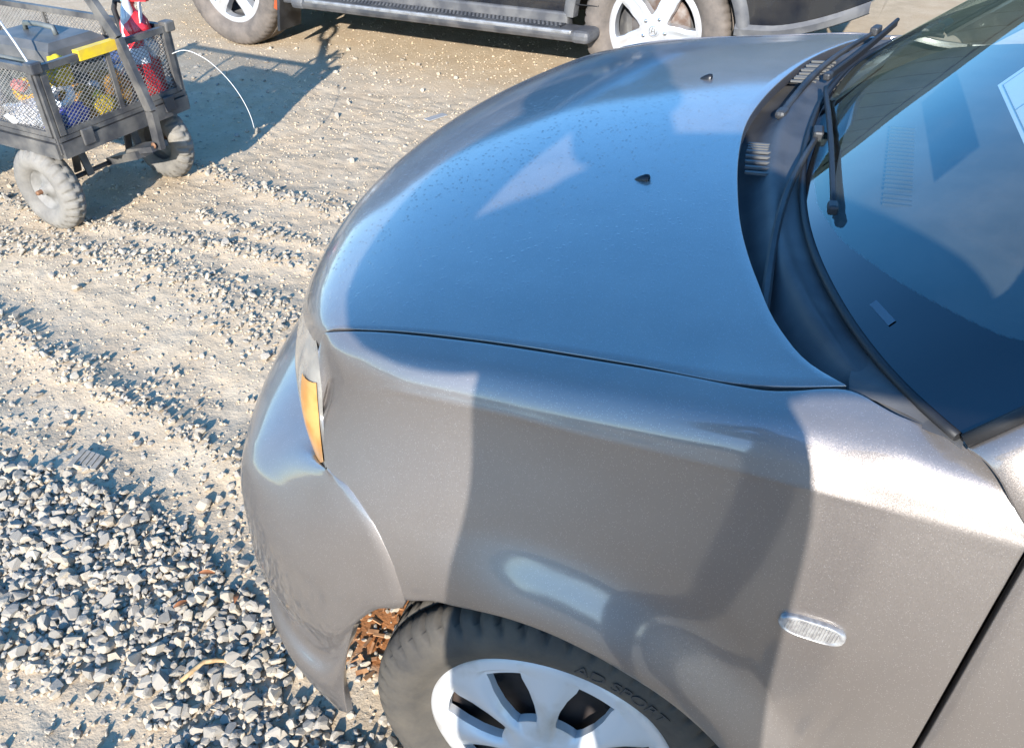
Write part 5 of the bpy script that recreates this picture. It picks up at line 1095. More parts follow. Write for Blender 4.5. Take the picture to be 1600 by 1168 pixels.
for x, z, hw in ((.96, 1.412, .56), (1.2, 1.45, .57), (1.6, 1.465, .57), (2.0, 1.44, .56), (2.35, 1.36, .55)):
    net.append([(x + .10 * (abs(t) ** 2), YC + t * hw, z - .03 * t * t - .012 * abs(t) ** 6) for t in (-1, -.8, -.4, 0, .4, .8, 1)])
G = surf(np.array(net), 5, 4); panel('roof', G, M_paint, car, CW, 1 if grid_normals(G)[8, 8][2] > 0 else -1)
net = []
for x, z, hw in ((2.40, 1.34, .54), (2.6, 1.20, .58), (2.8, 1.05, .60)):
    net.append([(x, YC + t * hw, z - .03 * t * t) for t in (-1, -.5, 0, .5, 1)])
cpart(MB().grid(surf(np.array(net), 4, 4)), 'rear_window', M_sideglass)
net = []
for x, z, hw in ((2.81, 1.03, .66), (3.0, 1.02, .66), (3.28, .98, .64), (3.33, .90, .64), (3.35, .6, .64), (3.34, .35, .62)):
    net.append([(x - .05 * t * t, YC + t * hw, z - .03 * t * t) for t in (-1, -.5, 0, .5, 1)])
cpart(MB().grid(surf(np.array(net), 4, 4)), 'boot_lid', M_paint)
for fl in (0, 1):
    cpart(MB().box((.50, 2 * YC - .13 if fl else .13, .56), (.20, .10, .64)), 'hinge_pillar', M_dark)
# cabin: dark tub, dashboard with vents
cpart(MB().box((1.55, YC, .42), (2.0, 1.34, .36)), 'floor_pan', M_dark)
cpart(MB().box((.52, YC, .66), (.36, 1.36, .36)), 'bulkhead', M_dark)
M_dash = mat('dashboard_plastic', (.085, .088, .095), .75, color2=(.11, .11, .115), nscale=7, bump=.3, bscale=700, bdist=.001)
net = []
for k, t in enumerate((-1, -.85, -.5, -.15, .15, .5, .85, 1)):
    y_ = YC + t * .70
    x0 = np.interp(abs(t), [0, .5, .85, 1], [.235, .262, .36, .43])
    net.append([(x0, y_, .930), (x0 + .10, y_, .945), (x0 + .26, y_, .958), (x0 + .38, y_, .962), (x0 + .46, y_, .950), (x0 + .50, y_, .90), (x0 + .50, y_, .70)])
DG = surf(np.array(net), 5, 5)
dash = cpart(MB().grid(DG), 'dashboard', M_dash)
def dash_z(x, y):
    d = (DG[..., 0] - x) ** 2 + (DG[..., 1] - y) ** 2
    return float(DG.reshape(-1, 3)[d.argmin()][2])
M_vent = mat('vent_slat', (.035, .035, .037), .6)
for (cx, cy, nn_, along) in ((.335, .80, 20, 'y'), (.50, .34, 12, 'x')):
    for k in range(nn_):
        if along == 'y':
            yy = cy - .16 + .32 * k / (nn_ - 1); a = (cx - .02, yy, dash_z(cx, yy) + .002); b_ = (cx + .02, yy, dash_z(cx, yy) + .003)
        else:
            xx = cx + .13 * k / (nn_ - 1); a = (xx, cy - .045, dash_z(xx, cy) + .002); b_ = (xx, cy + .045, dash_z(xx, cy) + .003)
        MB().bar(a, b_, .004, .003).build('vent_slat', M_vent, dash)
# seats and steering wheel, behind the glass
M_seat = mat('seat_cloth', (.10, .10, .105), .9, bump=.3, bscale=300)
for sy in (.48, 1.24):
    st_ = cpart(MB().box((1.10, sy, .50), (.50, .46, .14), None, .04), 'seat', M_seat)
    MB().box((1.35, sy, .78), (.16, .46, .62), Euler((0, R(14), 0)), .05).build('backrest', M_seat, st_)
    MB().box((1.44, sy, 1.17), (.09, .24, .18), Euler((0, R(12), 0)), .03).build('headrest', M_seat, st_)
mb = MB(); Mw = Matrix.Translation((.92, .48, .93)) @ Euler((0, R(-62), 0)).to_matrix().to_4x4()
mb.tube([Mw @ Vector((.185 * math.cos(t), .185 * math.sin(t), 0)) for t in np.linspace(0, 2 * math.pi, 33)[:-1]], .014, 8, closed=True)
for t in (0, 2.4, 3.9): mb.bar(Mw @ Vector((0, 0, -.02)), Mw @ Vector((.18 * math.cos(t), .18 * math.sin(t), 0)), .03, .012)
cpart(mb, 'steering_wheel', M_black)
M_paper = mat('white_paper', (.82, .82, .80), .8)

# wipers
def wiper(pivot, knee, tip, b0, b1, name='wiper'):
    """arm from pivot over knee to the blade clip, blade b0-b1"""
    M_arm = M_black
    w = MB()
    P = interp_axis0(np.array([pivot, knee, tip], float), 8)
    rows_ = []
    for i, q in enumerate(P):
        t = i / (len(P) - 1); d = Vector(P[min(i + 1, len(P) - 1)] - P[max(0, i - 1)]).normalized()
        s = d.cross(Vector((0, 0, 1))).normalized(); u = s.cross(d)
        hw = .0065 - .003 * t; hh = .0055 - .002 * t
        rows_.append([Vector(q) + s * a + u * b_ for a, b_ in ((-hw, -hh), (-hw, hh * .4), (-hw * .5, hh), (hw * .5, hh), (hw, hh * .4), (hw, -hh), (-hw, -hh))])
    w.grid(np.array(rows_), smooth=False)
    w.box(Vector(pivot), (.034, .020, .016), Euler((0, 0, math.atan2(knee[1] - pivot[1], knee[0] - pivot[0]))), .007)
    arm = cpart(w, name, M_arm)
    bl = MB()
    Q = interp_axis0(np.array([b0, [(b0[k] + b1[k]) / 2 - (.004 if k == 2 else 0) for k in range(3)], b1], float), 8)
    for q in Q:
        q[2] = max(q[2], glass_pt(q[0], q[1])[0].z + .009)
    bl.tube([Vector(q) + Vector((0, 0, .006)) for q in Q], [.0042] * len(Q), 8)
    for i in range(len(Q) - 1):
        bl.bar(Vector(Q[i]), Vector(Q[i + 1]), .003, .014)
    MBo = bl.build('blade', M_rubber, arm)
    d = Vector(b1) - Vector(b0)
    MB().box(Vector(tip) + Vector((0, 0, .002)), (.036, .017, .018), Euler((0, 0, math.atan2(d.y, d.x))), .004).build('blade_clip', M_black, arm)
    MB().box(Vector(Q[0]) + Vector((0, 0, .004)), (.024, .014, .014), Euler((0, 0, math.atan2(d.y, d.x))), .004).build('blade_tip', M_black, arm)
    return arm
wiper((.196, .270, .936), (.182, .590, .968), (.203, .806, .976), (.248, .494, .973), (.194, 1.040, .974))
wiper((.131, .944, .958), (.189, 1.251, .972), (.262, 1.430, .986), (.192, 1.118, .974), (0.303, 1.517, .986))


# wheels
M_tyre = bpy.data.materials.new('tyre_rubber'); M_tyre.use_nodes = True
def tyre_mat(m, dust=.5, tan=(.36, .30, .22)):
    nt = m.node_tree; b = nt.nodes['Principled BSDF']; tc = node(nt, 'ShaderNodeTexCoord')
    n = node(nt, 'ShaderNodeTexNoise'); n.inputs['Scale'].default_value = 9; n.inputs['Detail'].default_value = 8; n.inputs['Roughness'].default_value = .65
    nt.links.new(tc.outputs['Object'], n.inputs['Vector'])
    mr = node(nt, 'ShaderNodeMapRange'); mr.inputs[1].default_value = .72 - dust; mr.inputs[2].default_value = 1.0 - dust * .5; mr.inputs[3].default_value = .12; mr.inputs[4].default_value = .75
    nt.links.new(n.outputs['Fac'], mr.inputs[0])
    nt.links.new(mix_col(nt, mr.outputs[0], (.030, .030, .031), tan), b.inputs['Base Color'])
    b.inputs['Roughness'].default_value = .8; b.inputs['Specular IOR Level'].default_value = .3
    bp = node(nt, 'ShaderNodeBump'); bp.inputs['Strength'].default_value = .3; bp.inputs['Distance'].default_value = .002
    n2 = node(nt, 'ShaderNodeTexNoise'); n2.inputs['Scale'].default_value = 130; nt.links.new(tc.outputs['Object'], n2.inputs['Vector'])
    nt.links.new(n2.outputs['Fac'], bp.inputs['Height']); nt.links.new(bp.outputs[0], b.inputs['Normal'])
tyre_mat(M_tyre, .44, (.15, .125, .09))
M_hub = mat('silver_hubcap', (.56, .555, .54), .42, metal=.2, coat=.3, color2=(.33, .285, .22), nscale=13, nlo=.52, nhi=.82)
M_steel = mat('black_steel_wheel', (.02, .018, .018), .55, color2=(.05, .035, .028), nscale=14)
M_disc = mat('rusty_brake', (.16, .11, .085), .6, metal=.4, color2=(.28, .25, .23), nscale=20)

def tyre_mesh(r_out, r_rim, width, n=416, lugs=52, groove=.010):
    hw = width / 2
    prof = [(r_rim - .006, -hw * .72), (r_rim + .004, -hw * .80), (r_rim + .012, -hw * .86), (r_rim + .02, -hw * .97), (r_rim + (r_out - r_rim) * .45, -hw * 1.07),
            (r_rim + (r_out - r_rim) * .68, -hw * 1.03), (r_out - .020, -hw * .96), (r_out - .013, -hw * .91), (r_out - .006, -hw * .82), (r_out - .002, -hw * .68), (r_out - .001, -hw * .45), (r_out - .009, -hw * .44), (r_out - .009, -hw * .38),
            (r_out, -hw * .37), (r_out, -hw * .05), (r_out - .008, -hw * .04)]
    prof = prof + [(r, -a) for r, a in prof[::-1]]
    L = len(prof)
    def mod(i, k, r, a):
        ph = (k * lugs / n + .15 * (a / hw)) % 1.0
        if 6 <= i <= 9 or L - 10 <= i <= L - 7:
            if ph < .26: r -= groove if i not in (6, L - 7) else groove * .5
        elif 13 <= i <= 14 or L - 15 <= i <= L - 14:
            if ((ph + .5 * a / hw) % 1.0) < .18: r -= groove * .7
        return r, a
    return MB().lathe(prof, n, smooth=True, mod=mod)

def hubcap_mesh(r0, nsp=7):
    """dished cover with nsp spokes and windows; axis +Z outwards, in local coords"""
    rs = np.array([.0, .026, .030, .048, .061, .066, .076, .100, .125, .147, .155, .159, .168, .178, .184, .187]) * (r0 / .187)
    zs = np.array([.030, .030, .030, .029, .0275, .0270, .0262, .0235, .0195, .0155, .0135, .0125, .0105, .0075, .002, -.008])
    # half width of the window (fraction of the half sector)
    aw = np.linspace(0, 1, 9)
    mb = MB()
    vs = []; fs_ = []; keep = []
    for s in range(nsp):
        base = 2 * math.pi * s / nsp
        hs = math.pi / nsp
        G = np.zeros((len(rs), 17, 3))
        hole = np.zeros((len(rs) - 1, 16), bool)
        for i, (r, z) in enumerate(zip(rs, zs)):
            inwin = 5 <= i <= 10
            wfrac = np.interp(r, [.066, .085, .12, .145, .155], [.50, .64, .55, .46, .40]) if inwin else np.interp(i, [0, 4, 5, 10, 11, 15], [.4, .4, .50, .40, .40, .4])
            for j in range(17):
                a = (j - 8) / 8
                if abs(a) <= .5: t = a / .5 * wfrac
                else: t = math.copysign(wfrac + (abs(a) - .5) / .5 * (1 - wfrac), a)
                # the spoke carries a soft ridge; its flank falls towards the window
                dz = 0
                if 3 < i < 12:
                    sp = (abs(a) - .5) / .5
                    dz = (-.009 * (1 - max(0, sp)) ** 2.2 if abs(a) >= .5 else -.009)
                    tw_ = .0015 * (1 if a > 0 else -1) * (1 - abs(2 * sp - 1)) if abs(a) > .5 else 0
                    dz += tw_
                ang = base + t * hs
                G[i, j] = (r * math.cos(ang), r * math.sin(ang), z + dz)
        for i in range(len(rs) - 1):
            for j in range(16):
                if 5 <= i <= 9 and 4 <= j < 12:
                    continue
                q = [i * 17 + j, (i + 1) * 17 + j, (i + 1) * 17 + j + 1, i * 17 + j + 1]
                fs_.append(tuple(x + len(vs) for x in q))
        vs.extend(G.reshape(-1, 3).tolist())
        # window walls going in
        o = len(vs)
        ring = [(i, 4) for i in range(5, 11)] + [(10, j) for j in range(5, 13)] + [(i, 12) for i in range(9, 4, -1)] + [(5, j) for j in range(11, 4, -1)]
        for (i, j) in ring:
            p_ = G[i, j]; vs.append(tuple(p_)); 
        for (i, j) in ring:
            p_ = G[i, j]; vs.append((p_[0] * .995, p_[1] * .995, p_[2] - .014))
        L = len(ring)
        for k in range(L):
            fs_.append((o + k, o + (k + 1) % L, o + L + (k + 1) % L, o + L + k))
    mb.add(vs, fs_, True)
    return mb

def fix_normals(o, merge=1e-5, sharp=35):
    bm = bmesh.new(); bm.from_mesh(o.data)
    bmesh.ops.remove_doubles(bm, verts=bm.verts, dist=merge)
    bmesh.ops.recalc_face_normals(bm, faces=bm.faces)
    bm.to_mesh(o.data); bm.free()
    if sharp: o.data.set_sharp_from_angle(angle=R(sharp))
    return o

def ellipse_ring(mb, cx, cy, a, b, r, z, n=28):
    mb.tube([(cx + a * math.cos(t), cy + b * math.sin(t), z) for t in np.linspace(0, 2 * math.pi, n + 1)[:-1]], r, 6, closed=True)

def road_wheel(parent, loc, rot, r_out=.291, r_hub=.187, width=.175, world=None):
    """wheel: axis along local Z outwards"""
    w = tyre_mesh(r_out, r_hub - .004, width).build('wheel', M_tyre, parent)
    w.location = loc; w.rotation_euler = rot
    hw = width / 2
    h = fix_normals(hubcap_mesh(r_hub).build('hubcap', M_hub, w)); h.location = (0, 0, hw * .74); h.rotation_euler = (0, 0, R(12))
    st = MB().lathe([(.02, .0), (.05, .002), (.08, -.012), (.12, -.016), (.15, -.006), (.168, -.004), (.176, -.02), (.178, -.10)], 56)
    st = st.build('steel_rim', M_steel, w); st.location = (0, 0, hw * .62)
    br = MB().lathe([(.03, 0), (.10, 0), (.112, -.002), (.112, -.012)], 40); 
    for k in range(8):
        t = 2 * math.pi * k / 8
        MB().lathe([(.0, .0), (.012, 0), (.0125, -.001)], 14, Matrix.Translation((.128 * math.cos(t), .128 * math.sin(t), -.0125))).build('rim_hole', M_dark, st)
    do = br.build('brake_disc', M_disc, w); do.location = (0, 0, hw * .2)
    em = MB().lathe([(0, .002), (.020, .002), (.024, .0005), (.026, -.002)], 36)
    eo = em.build('hub_badge', M_hub, h); eo.location = (0, 0, .0305); eo.rotation_euler = (0, 0, -R(12))
    e2 = MB(); ellipse_ring(e2, 0, 0, .0165, .0115, .0012, .0028); ellipse_ring(e2, 0, -.0005, .0055, .0110, .0011, .0030); ellipse_ring(e2, 0, .0045, .0105, .0052, .0011, .0030)
    eo2 = e2.build('hub_emblem', M_chrome, h); eo2.location = (0, 0, .0305); eo2.rotation_euler = (0, 0, -R(12) + R(180) * 0)
    # raised sidewall lettering
    for txt, mid, rr in (('AD SPORT', 62, .232), ('175/65 R14', 235, .232)):
        cur = bpy.data.curves.new('lettering', 'FONT'); cur.body = txt; cur.size = .024; cur.extrude = .0006; cur.align_x = 'CENTER'
        to = bpy.data.objects.new('lettering_tmp', cur); COL.objects.link(to)
        dg = bpy.context.evaluated_depsgraph_get(); me_ = bpy.data.meshes.new_from_object(to.evaluated_get(dg)); bpy.data.objects.remove(to)
        sp_ = 1.25
        for v in me_.vertices:
            a = R(mid) - v.co.x * sp_ / rr
            r = rr + v.co.y
            zz = hw * (1.07 - .8 * ((r - .234) / .06) ** 2 * .05) + .0002 + v.co.z
            v.co = (r * math.cos(a), r * math.sin(a), zz)
        me_.materials.clear(); me_.materials.append(M_tyre_text)
        link('sidewall_lettering', me_, w)
    return w
M_tyre_text = mat('tyre_lettering', (.055, .05, .045), .8)
# local +Z of the wheel turned to face the near side (-Y), steered a touch
STEER = R(3.5)
rotn = Euler((R(90), 0, STEER))
rotf = Euler((R(-90), 0, STEER))
def cl(x, y, z): return (x - CAR_LOC[0], y - CAR_LOC[1], z - CAR_LOC[2])
w1 = road_wheel(car, cl(-.002, .110, .276), rotn, r_out=.287, r_hub=.196)
w2 = road_wheel(car, cl(0, 2 * YC - .108, .293), rotf)
w3 = road_wheel(car, cl(2.50, .108, .293), Euler((R(90), 0, 0)))
w4 = road_wheel(car, cl(2.50, 2 * YC - .108, .293), Euler((R(-90), 0, 0)))

# a sheet of paper on the dashboard behind the windscreen
P_ = [Vector((.432, .741, 1.098)), Vector((.515, .835, 1.146)), Vector((.542, .40, 1.156)), Vector((.455, .345, 1.108))]
pn = (P_[1] - P_[0]).cross(P_[3] - P_[0]).normalized()
mb = MB()
mb.add([p_ for p_ in P_] + [p_ + pn * .0006 for p_ in P_], [(0, 1, 2, 3), (7, 6, 5, 4), (0, 4, 5, 1), (1, 5, 6, 2), (2, 6, 7, 3), (3, 7, 4, 0)])
paper = mb.build('paper_sheet', M_paper)
tag(paper, 'white printed form lying behind the windscreen glass', 'paper')
M_ink = mat('grey_ink', (.25, .27, .30), .8)
s_ = pn * (-.0008 if pn.z < 0 else .0014)
for a_, b_ in (((.06, .04), (.06, .96)), ((.06, .04), (.94, .04)), ((.94, .04), (.94, .96)), ((.06, .33), (.94, .33)), ((.06, .62), (.94, .62))):
    q = [P_[0] + (P_[1] - P_[0]) * u + (P_[3] - P_[0]) * v + s_ for u, v in (a_, b_)]
    MB().bar(q[0], q[1], .0009, .0003, up=pn).build('ruled_line', M_ink, paper)


# ------------------------------------------------------------------ black SUV parked beyond
SUV_LOC = (-.716, 3.590, 0)
suv = empty('parked_suv', SUV_LOC, R(-7.62), 'black SUV with silver running board and alloy wheels parked beyond the sedan', 'suv')
M_suv = mat('black_paint', (.008, .009, .013), .25, metal=.0, coat=1.0, coat_rough=.04, color2=(.03, .028, .026), nscale=5)
M_clad = mat('grey_cladding', (.07, .07, .073), .55, color2=(.13, .126, .12), nscale=10)
M_alu = mat('brushed_silver', (.34, .34, .335), .42, metal=.4, color2=(.24, .235, .225), nscale=25)
M_alloy = mat('alloy_wheel', (.72, .73, .74), .30, metal=.55, coat=.4, color2=(.62, .60, .57), nscale=14)
M_suvglass = mat('tinted_glass', (.006, .007, .008), .06, spec=.6)
M_tyre2 = bpy.data.materials.new('dusty_tyre'); M_tyre2.use_nodes = True; tyre_mat(M_tyre2, .50, (.27, .22, .175))
W2 = 1.97
M_step = mat('dark_step', (.045, .045, .047), .5, color2=(.09, .085, .08), nscale=12)
def side_outline():
    """lower body outline (x, z) from rear to front with wheel arches, local frame"""
    pts = [(-3.80, .42), (-3.86, .60), (-3.86, .98)]
    top = [(-3.4, 1.02), (-2.75, 1.03), (-1.5, 1.04), (-.4, 1.05), (.2, 1.03), (.62, .98), (.88, .88)]
    front = [(.97, .74), (.95, .56), (.84, .47), (.56, .43), (.475, .43)]
    arch = lambda cx, a0, a1: [(cx + .435 * math.cos(R(t)), .37 + .435 * math.sin(R(t))) for t in np.linspace(a0, a1, 19)]
    return pts + top + front + arch(0, 8, 172) + [(-.47, .33), (-2.27, .33)] + arch(-2.75, 2, 172) + [(-3.24, .42)]
def yoff(x, z):
    y = .035 * max(0, (z - .75) / .3) ** 2
    y += .28 * max(0, (x - .35) / .62) ** 2.2 + .10 * max(0, (-3.2 - x) / .66) ** 2
    return y
for fl in (0, 1):
    bm = bmesh.new()
    ol = side_outline()
    def mk(x, z): 
        y = yoff(x, z); return (x, W2 - y if fl else y, z)
    # triangulated skin with inner points so that it can curve
    vs = [bm.verts.new((x, 0, z)) for x, z in ol]
    f = bm.faces.new(vs)
    bmesh.ops.triangulate(bm, faces=[f])
    bmesh.ops.subdivide_edges(bm, edges=list(bm.edges), cuts=2, use_grid_fill=True)
    bmesh.ops.triangulate(bm, faces=bm.faces)
    for v in bm.verts:
        v.co = mk(v.co.x, v.co.z)
    bnd = [e for e in bm.edges if e.is_boundary]
    r_ = bmesh.ops.extrude_edge_only(bm, edges=bnd)
    for v in [g_ for g_ in r_['geom'] if isinstance(g_, bmesh.types.BMVert)]:
        v.co.y += -.10 if fl else .10
    bmesh.ops.recalc_face_normals(bm, faces=bm.faces)
    me = bpy.data.meshes.new('body_side'); bm.to_mesh(me); bm.free()
    me.polygons.foreach_set('use_smooth', [True] * len(me.polygons)); me.set_sharp_from_angle(angle=R(35))
    me.materials.append(M_suv); link('body_side', me, suv)
    # flared arch mouldings and sill cladding
    s = -1 if not fl else 1
    yb = 0 if not fl else W2
    for cx in (0, -2.75):
        mb = MB(); G = []
        for t in np.linspace(4, 176, 37):
            c, sn = math.cos(R(t)), math.sin(R(t))
            q = []
            for rr, dy in ((.405, .03), (.412, -.012), (.425, -.018), (.462, -.012), (.472, .004)):
                x, z = cx + rr * c, .37 + rr * sn
                y0 = yoff(x, z)
                q.append((x, yb + (y0 + dy if not fl else -(y0 + dy)), z))
            G.append(q)
        mb.grid(np.array(G)); fix_normals(mb.build('arch_moulding', M_clad, suv), sharp=50)
    mb = MB().box((-1.37, yb + (.02 if not fl else -.02), .36), (1.86, .07, .12), None, .012)
    mb.build('sill_cladding', M_clad, suv)
    # running board with end caps and dimpled tread
    yr = -.07 if not fl else W2 + .07
    mb = MB().box((-1.19, yr, .342), (1.74, .145, .055), None, .022)
    rb = mb.build('running_board', M_step, suv)
    MB().box((-1.19, yr + (-.062 if not fl else .062), .362), (1.66, .022, .020), None, .006).build('edge_strip', M_alu, rb)
    for xe in (-2.075, -.315):
        MB().box((xe, yr, .342), (.10, .150, .060), None, .022).build('end_cap', M_clad, rb)
    MB().box((-1.19, yr + .008 * (1 if not fl else -1), .3705), (1.5, .075, .006), None, .002).build('tread_mat', M_black, rb)
    if not fl:
        mb = MB()
        for k in range(62):
            for j in range(3):
                mb.lathe([(0, .0025), (.006, .002), (.008, 0)], 7, Matrix.Translation((-1.92 + k * .0238 + (.012 if j == 1 else 0), yr - .014 + j * .022, .3735)))
        o = mb.build('tread_studs', M_clad, rb); o['kind'] = 'stuff'
    for xe in (-1.8, -1.2, -.6):
        MB().bar((xe, yr + (.05 if not fl else -.05), .335), (xe, yb + (.06 if not fl else -.06), .38), .03, .02).build('bracket', M_black, rb)
    # door lines, handles, side windows, mirrors
    for (x0, x1, nm) in ((-1.26, -.28, 'front_door'), (-2.30, -1.28, 'rear_door')):
        y1 = -.004 if not fl else W2 + .004
        mb = MB(); 
        for a, b_ in (((x0, .46), (x0, 1.0)), ((x1, .46), (x1, 1.0)), ((x0, .46), (x1, .46))):
            mb.bar((a[0], y1 + yoff(*a) * (1 if not fl else -1) + .003 * (1 if not fl else -1), a[1]), (b_[0], y1 + yoff(*b_) * (1 if not fl else -1) + .003 * (1 if not fl else -1), b_[1]), .005, .004)
        d_ = mb.build(nm, M_dark, suv)
        MB().box((x0 + .14, y1 + (-.012 if not fl else .012), .90), (.19, .03, .03), None, .01).build('door_handle', M_suv, d_)
    win = [(-3.35, 1.06), (-3.20, 1.40), (-2.75, 1.55), (-1.5, 1.60), (-.95, 1.56), (-.25, 1.12), (-.22, 1.07)]
    def wy(z): 
        y = .04 + (z - 1.04) * .36
        return y if not fl else W2 - y
    mb = MB(); mb.add([(x, wy(z), z) for x, z in win], [tuple(range(len(win)))]); mb.build('side_window', M_suvglass, suv)
    mb = MB(); loop = win + [win[0]]
    mb.tube([(x, wy(z) - (.003 if not fl else -.003), z) for x, z in loop], .011, 6); mb.build('window_trim', M_alu, suv)
    MB().box((-.32, -.10 if not fl else W2 + .10, 1.10), (.13, .22, .16), None, .04).build('door_mirror', M_suv, suv)
# greenhouse body behind the glass, roof, hood, ends
net = []
for x, z, zb in ((-3.80, 1.05, 1.0), (-3.62, 1.42, 1.0), (-3.35, 1.63, 1.0), (-2.7, 1.69, 1.0), (-1.5, 1.71, 1.0), (-.95, 1.66, 1.0), (-.55, 1.42, 1.0), (-.05, 1.10, 1.0)):
    hw = W2 / 2
    c = W2 / 2
    row = []
    top_hw = hw - .05 - (z - 1.04) * .36
    row += [(x, c - hw + .05, 1.0), (x, c - hw + .05 + (hw - .05 - top_hw) * .5, 1.0 + (z - 1.0) * .5), (x, c - top_hw, z - .05), (x, c - top_hw + .08, z - .008), (x, c, z + .01), (x, c + top_hw - .08, z - .008), (x, c + top_hw, z - .05), (x, c + hw - .05 - (hw - .05 - top_hw) * .5, 1.0 + (z - 1.0) * .5), (x, c + hw - .05, 1.0)]
    net.append(row)
MB().grid(surf(np.array(net), 4, 3)).build('roof', M_suv, suv)
net = [[(x, W2 / 2 + t * hw, z - .05 * t * t) for t in (-1, -.6, 0, .6, 1)] for x, z, hw in ((-.25, 1.10, .90), (.3, 1.07, .88), (.7, .99, .80), (.93, .86, .70), (.98, .70, .66), (.96, .50, .66))]
MB().grid(surf(np.array(net), 4, 4)).build('bonnet', M_suv, suv)
net = [[(x, W2 / 2 + t * .88, z) for t in (-1, 0, 1)] for x, z in ((-3.80, 1.05), (-3.87, .9), (-3.86, .6), (-3.80, .42))]
MB().grid(surf(np.array(net), 4, 4)).build('tailgate', M_suv, suv)
MB().box((-1.45, W2 / 2, .52), (4.2, 1.3, .34)).build('underbody', M_dark, suv)
# lower front corner moulding
mb = MB(); G = []
for x in np.linspace(.40, .93, 14):
    zb = .40 + .10 * max(0, (x - .55) / .4) ** 1.5
    y0 = yoff(x, .5)
    G.append([(x, y0 + .02, zb - .01), (x, y0 - .014, zb), (x, y0 - .018, zb + .03), (x, y0 - .006, zb + .05)])
fix_normals(MB().grid(np.array(G)).build('bumper_moulding', M_clad, suv))
# splash guards and reflectors ahead of the rear wheel
M_orange = mat('amber_reflector', (.35, .07, .02), .3, coat=.5)
mb = MB().box((-2.315, .05, .25), (.02, .20, .22), Euler((0, R(12), 0)), .006)
sg_ = mb.build('splash_guard', M_black, suv)
MB().box((-2.33, -.022, .30), (.05, .008, .09), Euler((0, R(20), 0)), .003).build('reflector', M_orange, sg_)

def alloy_mesh(r=.24):
    """five broad spokes with a groove down the middle; axis +Z"""
    mb = MB()
    rs = [.0, .035, .045, .06, .075, .10, .13, .16, .185, .205, .215, .225, .235, .24]
    zs = [.020, .020, .020, .018, .016, .014, .013, .012, .011, .010, .010, .012, .010, -.004]
    vs = []; fs_ = []
    for s in range(5):
        base = 2 * math.pi * s / 5 ; hs = math.pi / 5
        G = np.zeros((len(rs), 17, 3))
        for i, (q, z) in enumerate(zip(rs, zs)):
            wf = np.interp(q, [0, .075, .10, .16, .205, .24], [.10, .12, .38, .62, .66, .5])
            for j in range(17):
                a = (j - 8) / 8
                t = a / .5 * wf if abs(a) <= .5 else math.copysign(wf + (abs(a) - .5) / .5 * (1 - wf), a)
                dz = 0
                if 4 < i < 10 and abs(a) >= .5:
                    sp = (abs(a) - .5) / .5
                    dz = -.006 * (1 - sp) ** 3 - .007 * max(0, (sp - .55) / .45) ** .6
                ang = base + t * hs
                G[i, j] = (q * math.cos(ang), q * math.sin(ang), z + dz)
        for i in range(len(rs) - 1):
            for j in range(16):
                if 4 <= i <= 8 and 4 <= j < 12: continue
                fs_.append(tuple(len(vs) + w for w in (i * 17 + j, (i + 1) * 17 + j, (i + 1) * 17 + j + 1, i * 17 + j + 1)))
        vs.extend(G.reshape(-1, 3).tolist())
        o = len(vs)
        ring = [(i, 4) for i in range(4, 10)] + [(9, j) for j in range(5, 13)] + [(i, 12) for i in range(8, 3, -1)] + [(4, j) for j in range(11, 4, -1)]
        for (i, j) in ring: vs.append(tuple(G[i, j]))
        for (i, j) in ring: vs.append((G[i, j][0], G[i, j][1], G[i, j][2] - .05))
        L = len(ring)
        for k in range(L): fs_.append((o + k, o + (k + 1) % L, o + L + (k + 1) % L, o + L + k))
    return mb.add(vs, fs_, True)
def suv_wheel(loc, rot, spin):
    w = tyre_mesh(.372, .236, .25, 240, 60, .006).build('wheel', M_tyre2, suv); w.location = loc; w.rotation_euler = rot
    a = fix_normals(alloy_mesh().build('alloy_rim', M_alloy, w), sharp=30); a.location = (0, 0, .085); a.rotation_euler = (0, 0, spin)
    br = MB().lathe([(.22, .05), (.225, -.08), (.21, -.085), (.0, -.085)], 40).build('rim_barrel', M_clad, w)
    d_ = MB().lathe([(0, .03), (.07, .03), (.072, .012), (.15, .012), (.152, 0)], 40).build('brake_disc', M_disc, w)
    for k in range(5):
        t = 2 * math.pi * (k + .5) / 5
        o = MB().lathe([(0, .008), (.007, .008), (.009, .005), (.010, -.004)], 6, Matrix.Translation((.058 * math.cos(t), .058 * math.sin(t), .018))).build('lug_nut', M_chrome, a)
    cp = MB().lathe([(0, .003), (.026, .003), (.031, .001), (.032, -.002)], 30).build('hub_cap', M_alloy, a); cp.location = (0, 0, .021); cp.rotation_euler = (0, 0, -spin)
    e = MB(); ellipse_ring(e, 0, 0, .020, .022, .0016, .0035)
    e.bar((-.011, -.014, .0035), (-.003, .017, .0035), .004, .003); e.bar((.011, -.014, .0035), (.003, .017, .0035), .004, .003); e.bar((-.006, -.002, .0035), (.006, -.002, .0035), .003, .003)
    eo = e.build('hub_emblem', M_chrome, a); eo.location = (0, 0, .021); eo.rotation_euler = (0, 0, -spin)
    return w
near_r = Euler((R(90), 0, 0)); far_r = Euler((R(-90), 0, 0))
suv_wheel((0, .13, .37), near_r, R(28)); suv_wheel((-2.75, .13, .37), near_r, R(52))
suv_wheel((0, W2 - .13, .37), far_r, R(5)); suv_wheel((-2.75, W2 - .13, .37), far_r, R(40))

